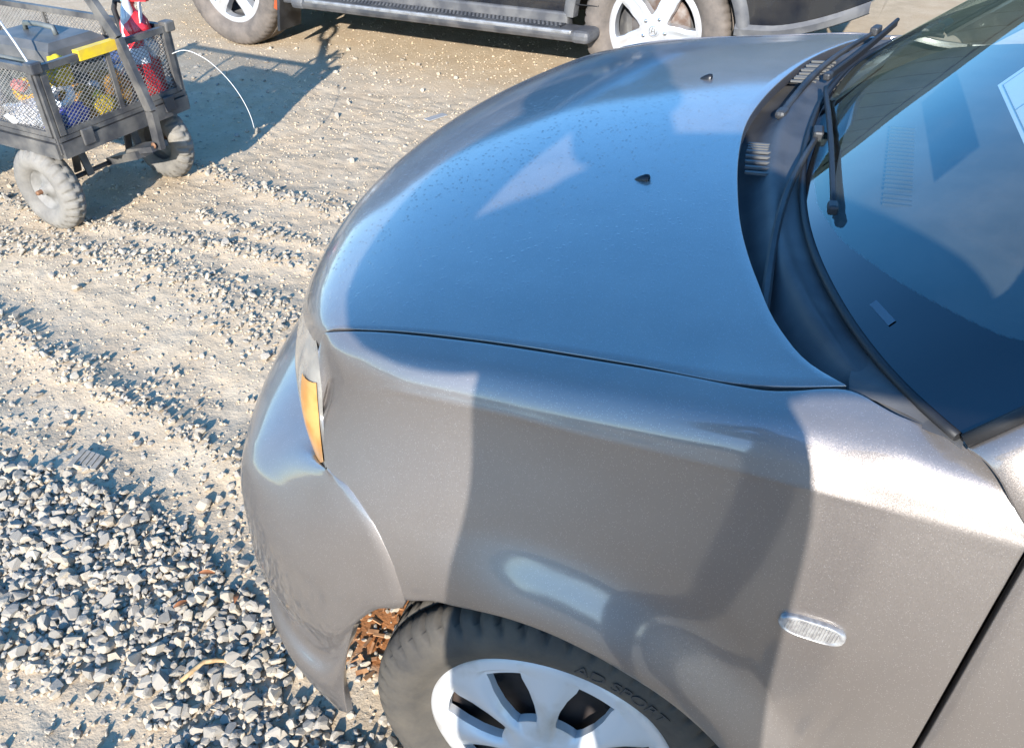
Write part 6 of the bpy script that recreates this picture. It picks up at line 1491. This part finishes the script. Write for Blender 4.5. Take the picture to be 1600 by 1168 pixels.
# ------------------------------------------------------------------ container added out of view behind the SUV for a dark reflection in glass
M_cont = mat('dark_green_steel', (.020, .030, .025), .5, color2=(.035, .045, .035), nscale=2)
cont = empty('added_container', (-.4, 8.9, 0), R(-7.6), 'unseen dark green corrugated container added behind the black SUV to darken the windscreen reflection', 'container')
MB().box((0, 0, 1.32), (12.0, 2.36, 2.44), None, .02).build('shell', M_cont, cont)
for k in range(44):
    MB().box((-5.85 + k * .272, -1.195, 1.32), (.13, .03, 2.30)).build('corrugation', M_cont, cont)
for x_ in (-6.0, 6.0):
    for y_ in (-1.18, 1.18):
        MB().box((x_, y_, 1.30), (.16, .12, 2.60), None, .01).build('corner_post', M_cont, cont)
for z_ in (.09, 2.55):
    MB().box((0, -1.2, z_), (11.9, .10, .14)).build('side_rail', M_cont, cont)

# ------------------------------------------------------------------ yard cart
CART_LOC = (-2.40, 1.555, 0)
cart = empty('yard_cart', CART_LOC, R(-8.4), 'dusty black steel mesh yard cart with a yellow taped rail', 'cart')
# local frame: X = back along the cart is -X, Y across from the near corner, Z up
M_cart = mat('worn_black_steel', (.055, .055, .057), .5, metal=.1, color2=(.19, .175, .15), nscale=11, nlo=.40, nhi=.75)
M_mesh = mat('expanded_steel', (.30, .285, .26), .5, metal=.3, color2=(.20, .19, .175), nscale=30)
M_yel = mat('yellow_tape', (.80, .55, .02), .5, color2=(.70, .45, .05), nscale=20)
CL, CWD, ZB, ZT = 1.15, .595, .335, .65
mb = MB()
for a, b_ in (((0, 0), (0, CWD)), ((-CL, 0), (-CL, CWD)), ((0, 0), (-CL, 0)), ((0, CWD), (-CL, CWD))):
    mb.bar((a[0], a[1], ZB + .012), (b_[0], b_[1], ZB + .012), .034, .055)
    mb.bar((a[0], a[1], ZB + .052), (b_[0], b_[1], ZB + .052), .020, .016)
mb.build('base_frame', M_cart, cart)
def lattice(mb, O, U, V, w, h, px=.0215, py=.0150, th=.0022):
    """diamond mesh in the rectangle O + u U + v V"""
    O, U, V = Vector(O), Vector(U).normalized(), Vector(V).normalized()
    N = U.cross(V)
    k = py / px
    for sgn in (1, -1):
        c = -h / k if sgn > 0 else 0
        c0 = -math.ceil(h / k / px) * px
        n = int((w + h / k) / px) + 2
        for i in range(n):
            u0 = c0 + i * px
            # line u = u0 + t, v = k t (or mirrored)
            t0 = max(0, -u0); t1 = min(h / k, w - u0)
            if t1 - t0 < .004: continue
            a = (u0 + t0, k * t0); b = (u0 + t1, k * t1)
            if sgn < 0: a = (w - a[0], a[1]); b = (w - b[0], b[1])
            mb.bar(O + U * a[0] + V * a[1] + N * .0006 * sgn, O + U * b[0] + V * b[1] + N * .0006 * sgn, th, .0016, up=N)
zp0, zp1 = ZB + .065, ZT
def side_panel(name, A, B, yellow=False, mids=1):
    A = Vector(A); B = Vector(B); d = (B - A); L = d.length; d.normalize()
    up = Vector((0, 0, 1))
    a0 = A + d * .022; b0 = B - d * .022
    mb = MB()
    mb.bar(a0 + up * (zp1 - .012), b0 + up * (zp1 - .012), .022); mb.bar(a0 + up * (zp0 + .006), b0 + up * (zp0 + .006), .018)
    mb.bar(a0 + up * zp0, a0 + up * zp1, .024); mb.bar(b0 + up * zp0, b0 + up * zp1, .024)
    for k in range(mids):
        q = a0.lerp(b0, (k + 1) / (mids + 1)); mb.bar(q + up * zp0, q + up * (zp1 - .02), .018, .012)
    p = mb.build(name, M_cart, cart)
    mb = MB(); lattice(mb, a0 + up * (zp0 + .01) , d, up, L - .044, zp1 - zp0 - .03)
    mb.build('steel_mesh', M_mesh, p)
    return p
endp = side_panel('end_panel', (0, 0, 0), (0, CWD, 0))
MB().bar((0, .175, ZT - .009), (0, .36, ZT - .009), .034, .036).build('yellow_sleeve', M_yel, endp)
side_panel('long_panel', (0, 0, 0), (-CL, 0, 0), mids=2); side_panel('long_panel', (0, CWD, 0), (-CL, CWD, 0), mids=2)
side_panel('end_panel', (-CL, 0, 0), (-CL, CWD, 0))
for x, y in ((0, 0), (0, CWD), (-CL, 0), (-CL, CWD)):
    mb = MB().box((x, y, ZT - .005), (.045, .045, .04), None, .006); mb.bar((x, y, ZB), (x, y, ZT - .02), .014)
    mb.build('corner_bracket', M_cart, cart)
for x, y in ((.018, .11), (.018, .50)):
    MB().box((x, y, ZB + .035), (.012, .05, .06), None, .004).build('panel_latch', M_cart, cart)
mb = MB(); lattice(mb, (0, 0, ZB + .03), (-1, 0, 0), (0, 1, 0), CL, CWD, .03, .02, .003); mb.build('floor_mesh', M_mesh, cart)
M_carttyre = bpy.data.materials.new('cart_tyre'); M_carttyre.use_nodes = True; tyre_mat(M_carttyre, .62, (.34, .31, .26))
def cart_wheel(x, y, rz, out):
    w = MB()
    prof = []
    for t in np.linspace(-150, 150, 27):
        prof.append((.120 + .048 * math.cos(R(t)), .046 * math.sin(R(t))))
    def mod(i, k, r, a):
        if abs(i - 13) <= 5:
            ph = (k * 26 / 208 + (.5 if i > 13 else 0) + abs(i - 13) * .03) % 1
            if ph < .36 or abs(i - 13) == 0: r -= .008
        return r, a
    w.lathe(prof, 208, mod=mod)
    o = w.build('wheel', M_carttyre, cart); o.location = (x, y, .165); o.rotation_euler = (R(90) * out, 0, rz)
    h = MB().lathe([(0, .036), (.015, .036), (.016, .020), (.028, .016), (.034, .006), (.058, .002), (.074, .014), (.082, .026), (.087, .024), (.089, .0), (.089, -.02)], 40).build('rim', M_rimgrey, o)
    ax_ = MB().lathe([(0, .058), (.008, .058), (.009, .052), (.009, .02)], 12).build('axle_end', M_rust, o)
    return o
M_rimgrey = mat('dusty_rim', (.24, .225, .20), .8, color2=(.17, .16, .14), nscale=20)
M_rust = mat('rusty_bolt', (.25, .13, .07), .7, metal=.4)
cart_wheel(-.175, .01, 0, 1); cart_wheel(-.175, CWD - .03, 0, -1); cart_wheel(-CL + .175, .01, 0, 1); cart_wheel(-CL + .175, CWD - .03, 0, -1)
for x in (-.175, -CL + .175):
    MB().tube([(x, .04, .165), (x, CWD - .06, .165)], .010, 8).build('axle', M_cart, cart)
    for y in (.17, CWD - .17):
        MB().bar((x - .04, y, .165), (x, y, ZB), .03, .008).bar((x + .04, y, .165), (x, y, ZB), .03, .008).build('axle_bracket', M_cart, cart)
# drawbar bracket and pull handle
mb = MB(); mb.bar((-.175, CWD / 2 + .02, .17), (.02, CWD / 2 + .02, .23), .07, .03); mb.bar((-.06, CWD / 2 + .04, .225), (.09, CWD / 2 + .05, .26), .085, .022)
mb.build('drawbar', M_cart, cart)
hy = CWD / 2 + .05
mb = MB()
hp = [(.088, hy, .25), (.095, hy, .40), (.019, hy, .66), (-.08, hy, .80), (-.19, hy, .945)]
for a, b_ in zip(hp[:-1], hp[1:]):
    mb.bar(a, b_, .040, .024, up=(0, 1, 0))
ht_ = Vector((-.19, hy, .945)); dd = (Vector(hp[-1]) - Vector(hp[-2])).normalized()
loop = [ht_ + dd * (.07 + .07 * math.cos(t) * -1) + Vector((0, .075 * math.sin(t), 0)) for t in np.linspace(0, 2 * math.pi, 25)[:-1]]
mb.tube(loop, .014, 8, closed=True)
mb.build('pull_handle', M_cart, cart)
mb = MB().lathe([(0, .004), (.012, .004), (.013, 0)], 6, Matrix.Translation((.088, hy - .024, .27)) @ Euler((R(90), 0, 0)).to_matrix().to_4x4())
mb.build('pivot_bolt', M_rust, cart)

def cart_pt(x, y, z):
    c, s = math.cos(R(-8.4)), math.sin(R(-8.4))
    return Vector((CART_LOC[0] + c * x - s * y, CART_LOC[1] + s * x + c * y, z))
CRZ = R(-8.4)
def in_cart(o, x, y, z, rot=(0, 0, 0)):
    o.location = cart_pt(x, y, z); o.rotation_euler = (rot[0], rot[1], rot[2] + CRZ); return o
ZF = ZB + .034
# toolbox
M_box = mat('grey_green_plastic', (.085, .095, .085), .5, color2=(.14, .15, .14), nscale=8)
M_lid = mat('grey_lid', (.085, .085, .08), .5, color2=(.13, .125, .115), nscale=10)
tb = empty('tool_box', label='dark grey lidded plastic toolbox standing in the mesh cart', category='toolbox'); in_cart(tb, -.36, .30, ZF)
G = np.array([[(-.20 * q, -.13 * q, z), (.20 * q, -.13 * q, z), (.20 * q, .13 * q, z), (-.20 * q, .13 * q, z), (-.20 * q, -.13 * q, z)] for q, z in ((.88, 0), (.9, .002), (1, .20))])
mb = MB().grid(G, smooth=False); mb.add([tuple(q) for q in G[0][:4]], [(0, 1, 2, 3)]); mb.build('tub', M_box, tb)
mb = MB().box((0, 0, .212), (.43, .29, .03), None, .008); mb.build('rim', M_box, tb)
G = np.array([[(-.20 * q, -.13 * p_, z), (.20 * q, -.13 * p_, z), (.20 * q, .13 * p_, z), (-.20 * q, .13 * p_, z), (-.20 * q, -.13 * p_, z)] for q, p_, z in ((1.02, 1.03, .226), (.98, .95, .262), (.85, .72, .285), (.82, .66, .285))])
mb = MB().grid(G, smooth=False); mb.add([tuple(q) for q in G[-1][:4]], [(0, 1, 2, 3)])
mb.build('lid', M_lid, tb)
mb = MB().tube([(-.09, 0, .284), (-.085, 0, .31), (0, 0, .315), (.085, 0, .31), (.09, 0, .284)], .010, 8); mb.build('carry_handle', M_box, tb)
for x in (-.11, .11):
    MB().box((x, -.148, .20), (.035, .012, .06), None, .004).build('latch', M_lid, tb)
# fire extinguisher
M_red = mat('red_paint', (.62, .02, .03), .3, coat=.5, color2=(.5, .03, .03), nscale=6)
M_white = mat('white_plastic', (.78, .78, .76), .5)
fe = empty('fire_extinguisher', label='red fire extinguisher with black hose leaning in the cart corner', category='fire extinguisher')
in_cart(fe, -.075, .518, ZF, (R(-3), R(-4), .3))
MB().lathe([(0, 0), (.050, 0), (.056, .006), (.058, .03), (.058, .27), (.054, .30), (.040, .325), (.022, .338), (.018, .35), (.018, .365)], 40).build('cylinder', M_red, fe)
mb = MB(); mb.box((0, 0, .372), (.036, .036, .03), None, .005); mb.bar((-.02, 0, .392), (.085, 0, .402), .022, .008); mb.bar((-.01, 0, .378), (.085, 0, .372), .022, .008)
mb.build('valve_handle', M_red, fe)
MB().tube([(-.02, 0, .372), (-.06, .01, .38), (-.082, .015, .345), (-.076, .015, .25), (-.068, .015, .14), (-.068, .015, .08)], [.010, .010, .011, .011, .011, .013], 10).build('hose', M_black, fe)
G = np.array([[(.0588 * math.cos(t), .0588 * math.sin(t), z) for t in np.linspace(-2.6, -.6, 14)] for z in (.15, .21)])
MB().grid(G).build('paper_label', M_white, fe)
MB().box((.055, -.02, .335), (.004, .05, .075), Euler((0, .2, .4)), .001).build('inspection_tag', M_white, fe)
MB().lathe([(0, .004), (.016, .004), (.018, 0), (.018, -.006)], 20, Matrix.Translation((0, -.02, .372)) @ Euler((R(90), 0, 0)).to_matrix().to_4x4()).build('pressure_gauge', M_chrome, fe)

# loose things in the cart
def blob_mesh(sx, sy, sz, seed, sub=3, rough=.25, freq=3.0):
    bm = bmesh.new(); bmesh.ops.create_icosphere(bm, subdivisions=sub, radius=1)
    r = random.Random(seed); o = Vector((r.uniform(0, 50), r.uniform(0, 50), r.uniform(0, 50)))
    from mathutils import noise as mn
    for v in bm.verts:
        d = mn.noise(v.co * freq * .5 + o) * rough + mn.noise(v.co * freq + o) * rough * .6
        p = v.co * (1 + d)
        v.co = Vector((p.x * sx, p.y * sy, max(p.z, -.75) * sz))
    me = bpy.data.meshes.new('soft'); bm.to_mesh(me); bm.free()
    me.polygons.foreach_set('use_smooth', [True] * len(me.polygons))
    return me
M_purple = mat('violet_cloth', (.10, .10, .42), .85, color2=(.20, .20, .55), nscale=25)
M_bag = mat('clear_plastic_bag', (.72, .70, .68), .25, color2=(.50, .47, .44), nscale=30, coat=.5)
M_ylw = mat('yellow_fabric', (.75, .52, .03), .7, color2=(.55, .36, .02), nscale=30)
M_org = mat('orange_brown_cloth', (.48, .25, .05), .8, color2=(.30, .15, .04), nscale=30)
M_blue = mat('dark_blue_cap', (.03, .06, .16), .6)
M_pink = mat('coral_plastic', (.75, .22, .18), .5)
def cloth(name, material, label, cat, x, y, z, s, seed, rot=0, rough=.35):
    me = blob_mesh(*s, seed, 3, rough, 3.2); me.materials.append(material); me.name = name
    o = link(name, me); in_cart(o, x, y, z, (0, 0, rot)); tag(o, label, cat); return o
cloth('shop_rag', M_purple, 'crumpled violet blue rag behind the cart end mesh', 'rag', -.10, .13, ZF + .04, (.07, .10, .05), 3, .3)
cloth('shop_rag', M_blue, 'dark navy rag in the near corner of the cart', 'rag', -.05, .055, ZF + .045, (.035, .045, .05), 4, 1.0)
cloth('plastic_bag', M_bag, 'crumpled pale plastic bag behind the near corner post of the cart', 'bag', -.20, .075, ZF + .05, (.11, .06, .06), 5, .2, .5)
cloth('plastic_bag', M_bag, 'crumpled pale plastic bag beside the fire extinguisher', 'bag', -.05, .53, ZF + .20, (.03, .035, .05), 15, .2, .5)
cloth('work_gloves', M_org, 'heap of tan work gloves in the middle of the cart', 'gloves', -.17, .22, ZF + .06, (.10, .09, .07), 6, .8, .5)
cloth('strap_bundle', M_ylw, 'bundle of yellow webbing strap in the middle of the cart', 'strap', -.20, .17, ZF + .13, (.06, .05, .06), 7, .2, .5)
cloth('strap_bundle', M_ylw, 'yellow webbing strap hanging over the cart end rail', 'strap', -.05, .12, ZT - .06, (.03, .045, .06), 8, .2, .4)
cloth('strap_bundle', M_ylw, 'small yellow strap bundle near the pull handle', 'strap', -.06, .27, ZF + .05, (.04, .05, .04), 9, .2, .4)
cloth('shop_rag', M_org, 'brown rag beside the pull handle in the cart', 'rag', -.12, .36, ZF + .08, (.07, .07, .08), 12, .2, .4)
cloth('sun_hat', M_blue, 'dark blue hat behind the toolbox against the far mesh', 'hat', -.20, .45, ZF + .19, (.09, .07, .05), 13, .2, .2)
def tape(x, y, z, rot, material, label):
    m_ = MB().lathe([(.026, -.012), (.045, -.012), (.046, -.010), (.046, .010), (.045, .012), (.026, .012), (.0255, 0), (.026, -.012)], 32)
    o = m_.build('tape_roll', material, None, None, 40); in_cart(o, x, y, z, rot); tag(o, label, 'tape roll', 'tape rolls in the cart'); return o
tape(-.09, .13, ZF + .13, (.9, .4, 0), M_white, 'white tape roll above the violet rag in the cart')
tape(-.27, .11, ZF + .13, (.3, .8, 0), mat('orange_tape', (.80, .42, .03), .5), 'orange tape roll near the toolbox in the cart')
def bottle(x, y, z, rot, body, cap, label, h=.2, r=.03):
    e = empty('bottle', label=label, category='bottle'); in_cart(e, x, y, z, rot)
    MB().lathe([(0, 0), (r * .9, 0), (r, .006), (r, h * .62), (r * .85, h * .74), (r * .4, h * .85), (r * .38, h * .9)], 24).build('body', body, e)
    MB().lathe([(r * .48, h * .88), (r * .5, h * .9), (r * .5, h), (r * .4, h * 1.02), (0, h * 1.02)], 18).build('cap', cap, e)
    return e
M_clear = mat('clear_bottle', (.45, .46, .47), .12, color2=(.5, .52, .55), nscale=20, coat=.8)
bottle(-.25, .10, ZF + .03, (R(80), 0, 1.2), M_clear, mat('blue_cap', (.05, .15, .5), .4), 'clear drinks bottle lying by the near long mesh of the cart')
bottle(-.16, .28, ZF + .08, (R(60), .3, 2.4), M_clear, M_white, 'clear bottle with white cap lying on the gloves')
bottle(-.12, .47, ZF + .10, (R(-8), R(6), 0), M_clear, M_pink, 'tall clear spray bottle standing beside the fire extinguisher', .34, .026)
M_tool = mat('black_tool', (.03, .03, .032), .45)
dr = empty('cordless_drill', label='yellow and black cordless drill lying in the cart', category='drill'); in_cart(dr, -.13, .30, ZF + .07, (R(75), .2, .8))
MB().lathe([(0, -.09), (.022, -.09), (.026, -.07), (.026, .04), (.018, .06), (.012, .09), (0, .09)], 20).build('motor_housing', M_yel, dr)
MB().box((.055, 0, -.05), (.10, .032, .035), Euler((0, .2, 0)), .008).build('grip', M_tool, dr)
MB().box((.115, 0, -.045), (.03, .06, .08), None, .006).build('battery', M_tool, dr)
MB().tube([(0, 0, .085), (0, 0, .13)], .003, 6).build('drill_bit', M_alu, dr)
pk = MB().box((0, 0, 0), (.05, .035, .03), None, .006).build('plastic_clip', M_pink); in_cart(pk, -.22, .06, ZF + .17, (.2, .3, .4)); tag(pk, 'small coral pink plastic clip behind the near corner post', 'clip')
# two stiff white wires
M_wire = mat('white_wire', (.60, .60, .57), .4)
pts = [cart_pt(.015, CWD - .02, .545), cart_pt(.05, CWD + .01, .555), cart_pt(.11, CWD + .04, .53), cart_pt(.17, CWD + .075, .46), cart_pt(.215, CWD + .10, .37), cart_pt(.235, CWD + .115, .28), cart_pt(.235, CWD + .12, .23)]
pts = [tuple(q) for q in interp_axis0(np.array([list(q) for q in pts]), 5)]
tag(MB().tube(pts, .0017, 6).build('stiff_wire', M_wire), 'white stiff wire curving down from the cart corner', 'wire')
a, b_ = cart_pt(-.035, .03, ZF + .25), cart_pt(-.50, .03, ZF + .60)
tag(MB().tube([tuple(cart_pt(-.06, .05, .565)), tuple(cart_pt(-.22, .10, .68)), tuple(cart_pt(-.38, .15, .77))], .004, 6).build('metal_rod', M_wire), 'thin pale rod leaning across the toolbox', 'rod')

# ------------------------------------------------------------------ the photographer, standing outside the picture; the shadow falls on the car
M_skin = mat('skin', (.55, .35, .26), .55)
M_shirt = mat('dark_shirt', (.055, .060, .075), .85, color2=(.075, .08, .09), nscale=30)
M_jeans = mat('denim', (.05, .07, .12), .85, color2=(.08, .10, .15), nscale=60)
M_boot = mat('boot_leather', (.08, .05, .03), .6)
person = empty('person', (.22, -.88, 0), 0, 'person in dark shirt and jeans holding a phone, other hand raised, beside the wing', 'person')
PX, PY = .22, -.88
J = {}; E_ = []
def jv(n, p, rx, ry=None, frm=None):
    J[n] = (len(J), Vector((p[0] - PX, p[1] - PY, p[2])), rx, ry or rx)
    if frm: E_.append((J[frm][0], J[n][0]))
jv('pelvis', (.245, -.90, .95), 0.225, 0.135)
jv('waist', (.260, -.90, 1.09), 0.212, 0.125, 'pelvis')
jv('belly', (.268, -.89, 1.20), 0.218, 0.130, 'waist')
jv('chest', (.270, -.90, 1.36), 0.225, 0.130, 'belly')
jv('collar', (.265, -.905, 1.490), 0.145, 0.105, 'chest')
jv('neck', (.215, -.89, 1.600), .085, .085, 'collar')
jv('jaw', (.165, -.865, 1.665), .090, .100, 'neck')
jv('head', (.145, -.86, 1.745), .112, .130, 'jaw')
jv('crown', (.140, -.865, 1.815), .095, .110, 'head')
jv('nose', (.150, -.755, 1.70), .012, .012, 'head')
for s, sx in (('l', -1), ('r', 1)):
    jv(s + 'hip', (.24 + sx * .11, -.90, .88), .14, .14, 'pelvis')
    jv(s + 'knee', (.24 + sx * .12, -.885, .50), .09, .09, s + 'hip')
    jv(s + 'calf', (.24 + sx * .125, -.91, .36), .085, .085, s + 'knee')
    jv(s + 'ankle', (.24 + sx * .13, -.92, .10), .058, .06, s + 'calf')
    jv(s + 'heel', (.24 + sx * .13, -.93, .055), .055, .06, s + 'ankle')
    jv(s + 'toe', (.24 + sx * .155, -.73, .04), .046, .04, s + 'heel')
# raised arm
jv('lsh', (.115, -.90, 1.430), .105, .095, 'collar')
jv('lup', (-.01, -.86, 1.365), .100, .095, 'lsh')
jv('lelb', (-.145, -.80, 1.325), .098, .090, 'lup')
jv('lfore', (-.115, -.77, 1.440), .085, .080, 'lelb')
jv('lwri', (-.020, -.745, 1.555), .060, .055, 'lfore')
jv('lpalm', (.050, -.735, 1.605), .056, .032, 'lwri')
# camera arm
jv('rsh', (.435, -.91, 1.470), .095, .090, 'collar')
jv('rup', (.540, -.89, 1.455), .080, .080, 'rsh')
jv('relb', (.655, -.84, 1.430), .072, .070, 'rup')
jv('rfore', (.53, -.78, 1.465), .062, .060, 'relb')
jv('rwri', (.395, -.725, 1.495), .042, .042, 'rfore')
jv('rpalm', (.330, -.700, 1.508), .052, .030, 'rwri')
def fingers(s, palm, dirs):
    for k, (n, pts) in enumerate(dirs):
        prev = palm
        for i, q in enumerate(pts):
            jv(s + n + str(i), q, .012 - .001 * i, .012 - .001 * i, prev); prev = s + n + str(i)
fingers('l', 'lpalm', [('i', [(0.080, -0.735, 1.652), (0.110, -0.735, 1.668), (0.137, -0.738, 1.675)]), ('m', [(0.090, -0.720, 1.642), (0.125, -0.718, 1.655), (0.155, -0.722, 1.660)]),
                       ('g', [(0.095, -0.705, 1.628), (0.127, -0.702, 1.640), (0.153, -0.706, 1.644)]), ('p', [(0.095, -0.692, 1.612), (0.120, -0.688, 1.622), (0.139, -0.690, 1.626)]),
                       ('t', [(0.053, -0.760, 1.635), (0.070, -0.772, 1.655)])])
fingers('r', 'rpalm', [('i', [(.300, -.690, 1.538), (.282, -.685, 1.552), (.268, -.690, 1.562)]), ('m', [(.292, -.688, 1.520), (.272, -.686, 1.524), (.258, -.692, 1.526)]),
                       ('g', [(.292, -.690, 1.500), (.272, -.690, 1.498), (.258, -.696, 1.498)]), ('p', [(.296, -.694, 1.482), (.280, -.694, 1.476), (.268, -.700, 1.474)]),
                       ('t', [(.318, -.722, 1.535), (.300, -.726, 1.552)])])
me = bpy.data.meshes.new('body')
me.from_pydata([v[1][:] for v in J.values()], E_, [])
tmp = bpy.data.objects.new('body_tmp', me); COL.objects.link(tmp)
sk = tmp.modifiers.new('skin', 'SKIN'); sk.use_smooth_shade = True
for v, (i, p, rx, ry) in zip(me.skin_vertices[0].data, J.values()):
    v.radius = (ry, rx)
me.skin_vertices[0].data[0].use_root = True
ss = tmp.modifiers.new('sub', 'SUBSURF'); ss.levels = 2; ss.render_levels = 2
dg = bpy.context.evaluated_depsgraph_get()
bme = bpy.data.meshes.new_from_object(tmp.evaluated_get(dg)); bpy.data.objects.remove(tmp)
bme.name = 'body'; bme.materials.clear()
for m_ in (M_skin, M_shirt, M_jeans, M_boot): bme.materials.append(m_)
for p in bme.polygons:
    c = p.center; wx, wy, wz = c.x + PX, c.y + PY, c.z
    if wz < .11: k = 3
    elif wz < .99: k = 2
    elif wz > 1.60 and (wx > .05 or wz > 1.63): k = 0
    elif wx < .40 and wy > -.735 and wz > 1.40 and wx > .2: k = 0
    else: k = 1
    p.material_index = k; p.use_smooth = True
link('body', bme, person)
# soft sun hat with a drooping brim
mb = MB(); hc = Vector((.135 - PX, -.862 - PY, 1.775))
prof = [(0, .105), (.05, .100), (.085, .075), (.098, .03), (.102, -.01), (.125, -.035), (.160, -.075), (.163, -.079), (.158, -.079), (.122, -.042), (.098, -.014)]
mb.lathe(prof, 36, Matrix.Translation(hc - Vector((.02, 0, 0))) @ Matrix.Diagonal((1, 1.1, 1, 1)))
mb.build('sun_hat', M_shirt, person)
for sx in (-1, 1):
    e = MB().lathe([(0, .004), (.010, .004), (.018, .0), (.020, -.004)], 14, Matrix.Translation((.15 - PX + sx * .084, -.875 - PY, 1.72)) @ Euler((0, R(80) * sx, 0)).to_matrix().to_4x4() @ Matrix.Diagonal((1.6, .9, 1, 1)))
    e.build('ear', M_skin, person)
    MB().lathe([(0, .008), (.009, .005), (.012, 0)], 12, Matrix.Translation((.15 - PX + sx * .032, -.772 - PY, 1.725)) @ Euler((R(-90), 0, 0)).to_matrix().to_4x4()).build('eye', M_white, person)
MB().bar((.125 - PX, -.782 - PY, 1.655), (.18 - PX, -.784 - PY, 1.655), .006, .010).build('mouth', mat('lips', (.45, .20, .17), .5), person)
# the phone that takes the picture
M_phone = mat('phone_black', (.015, .015, .017), .2, coat=.8)
phone = MB().box((0, 0, 0), (.155, .074, .008), None, .0035).build('smartphone', M_phone)
phone.matrix_world = Matrix.Translation(CAM_LOC - _f * .020 + _r2 * .0 - _u2 * .0 + _r2 * .045) @ Matrix(((_r2.x, _u2.x, -_f.x, 0), (_r2.y, _u2.y, -_f.y, 0), (_r2.z, _u2.z, -_f.z, 0), (0, 0, 0, 1)))
tag(phone, 'black smartphone held up in the right hand', 'phone')
mb = MB().lathe([(0, .0052), (.006, .0052), (.007, .004)], 18, Matrix.Translation((-.045, 0, 0)) @ Euler((R(180), 0, 0)).to_matrix().to_4x4())
mb.build('lens', M_jet, phone)
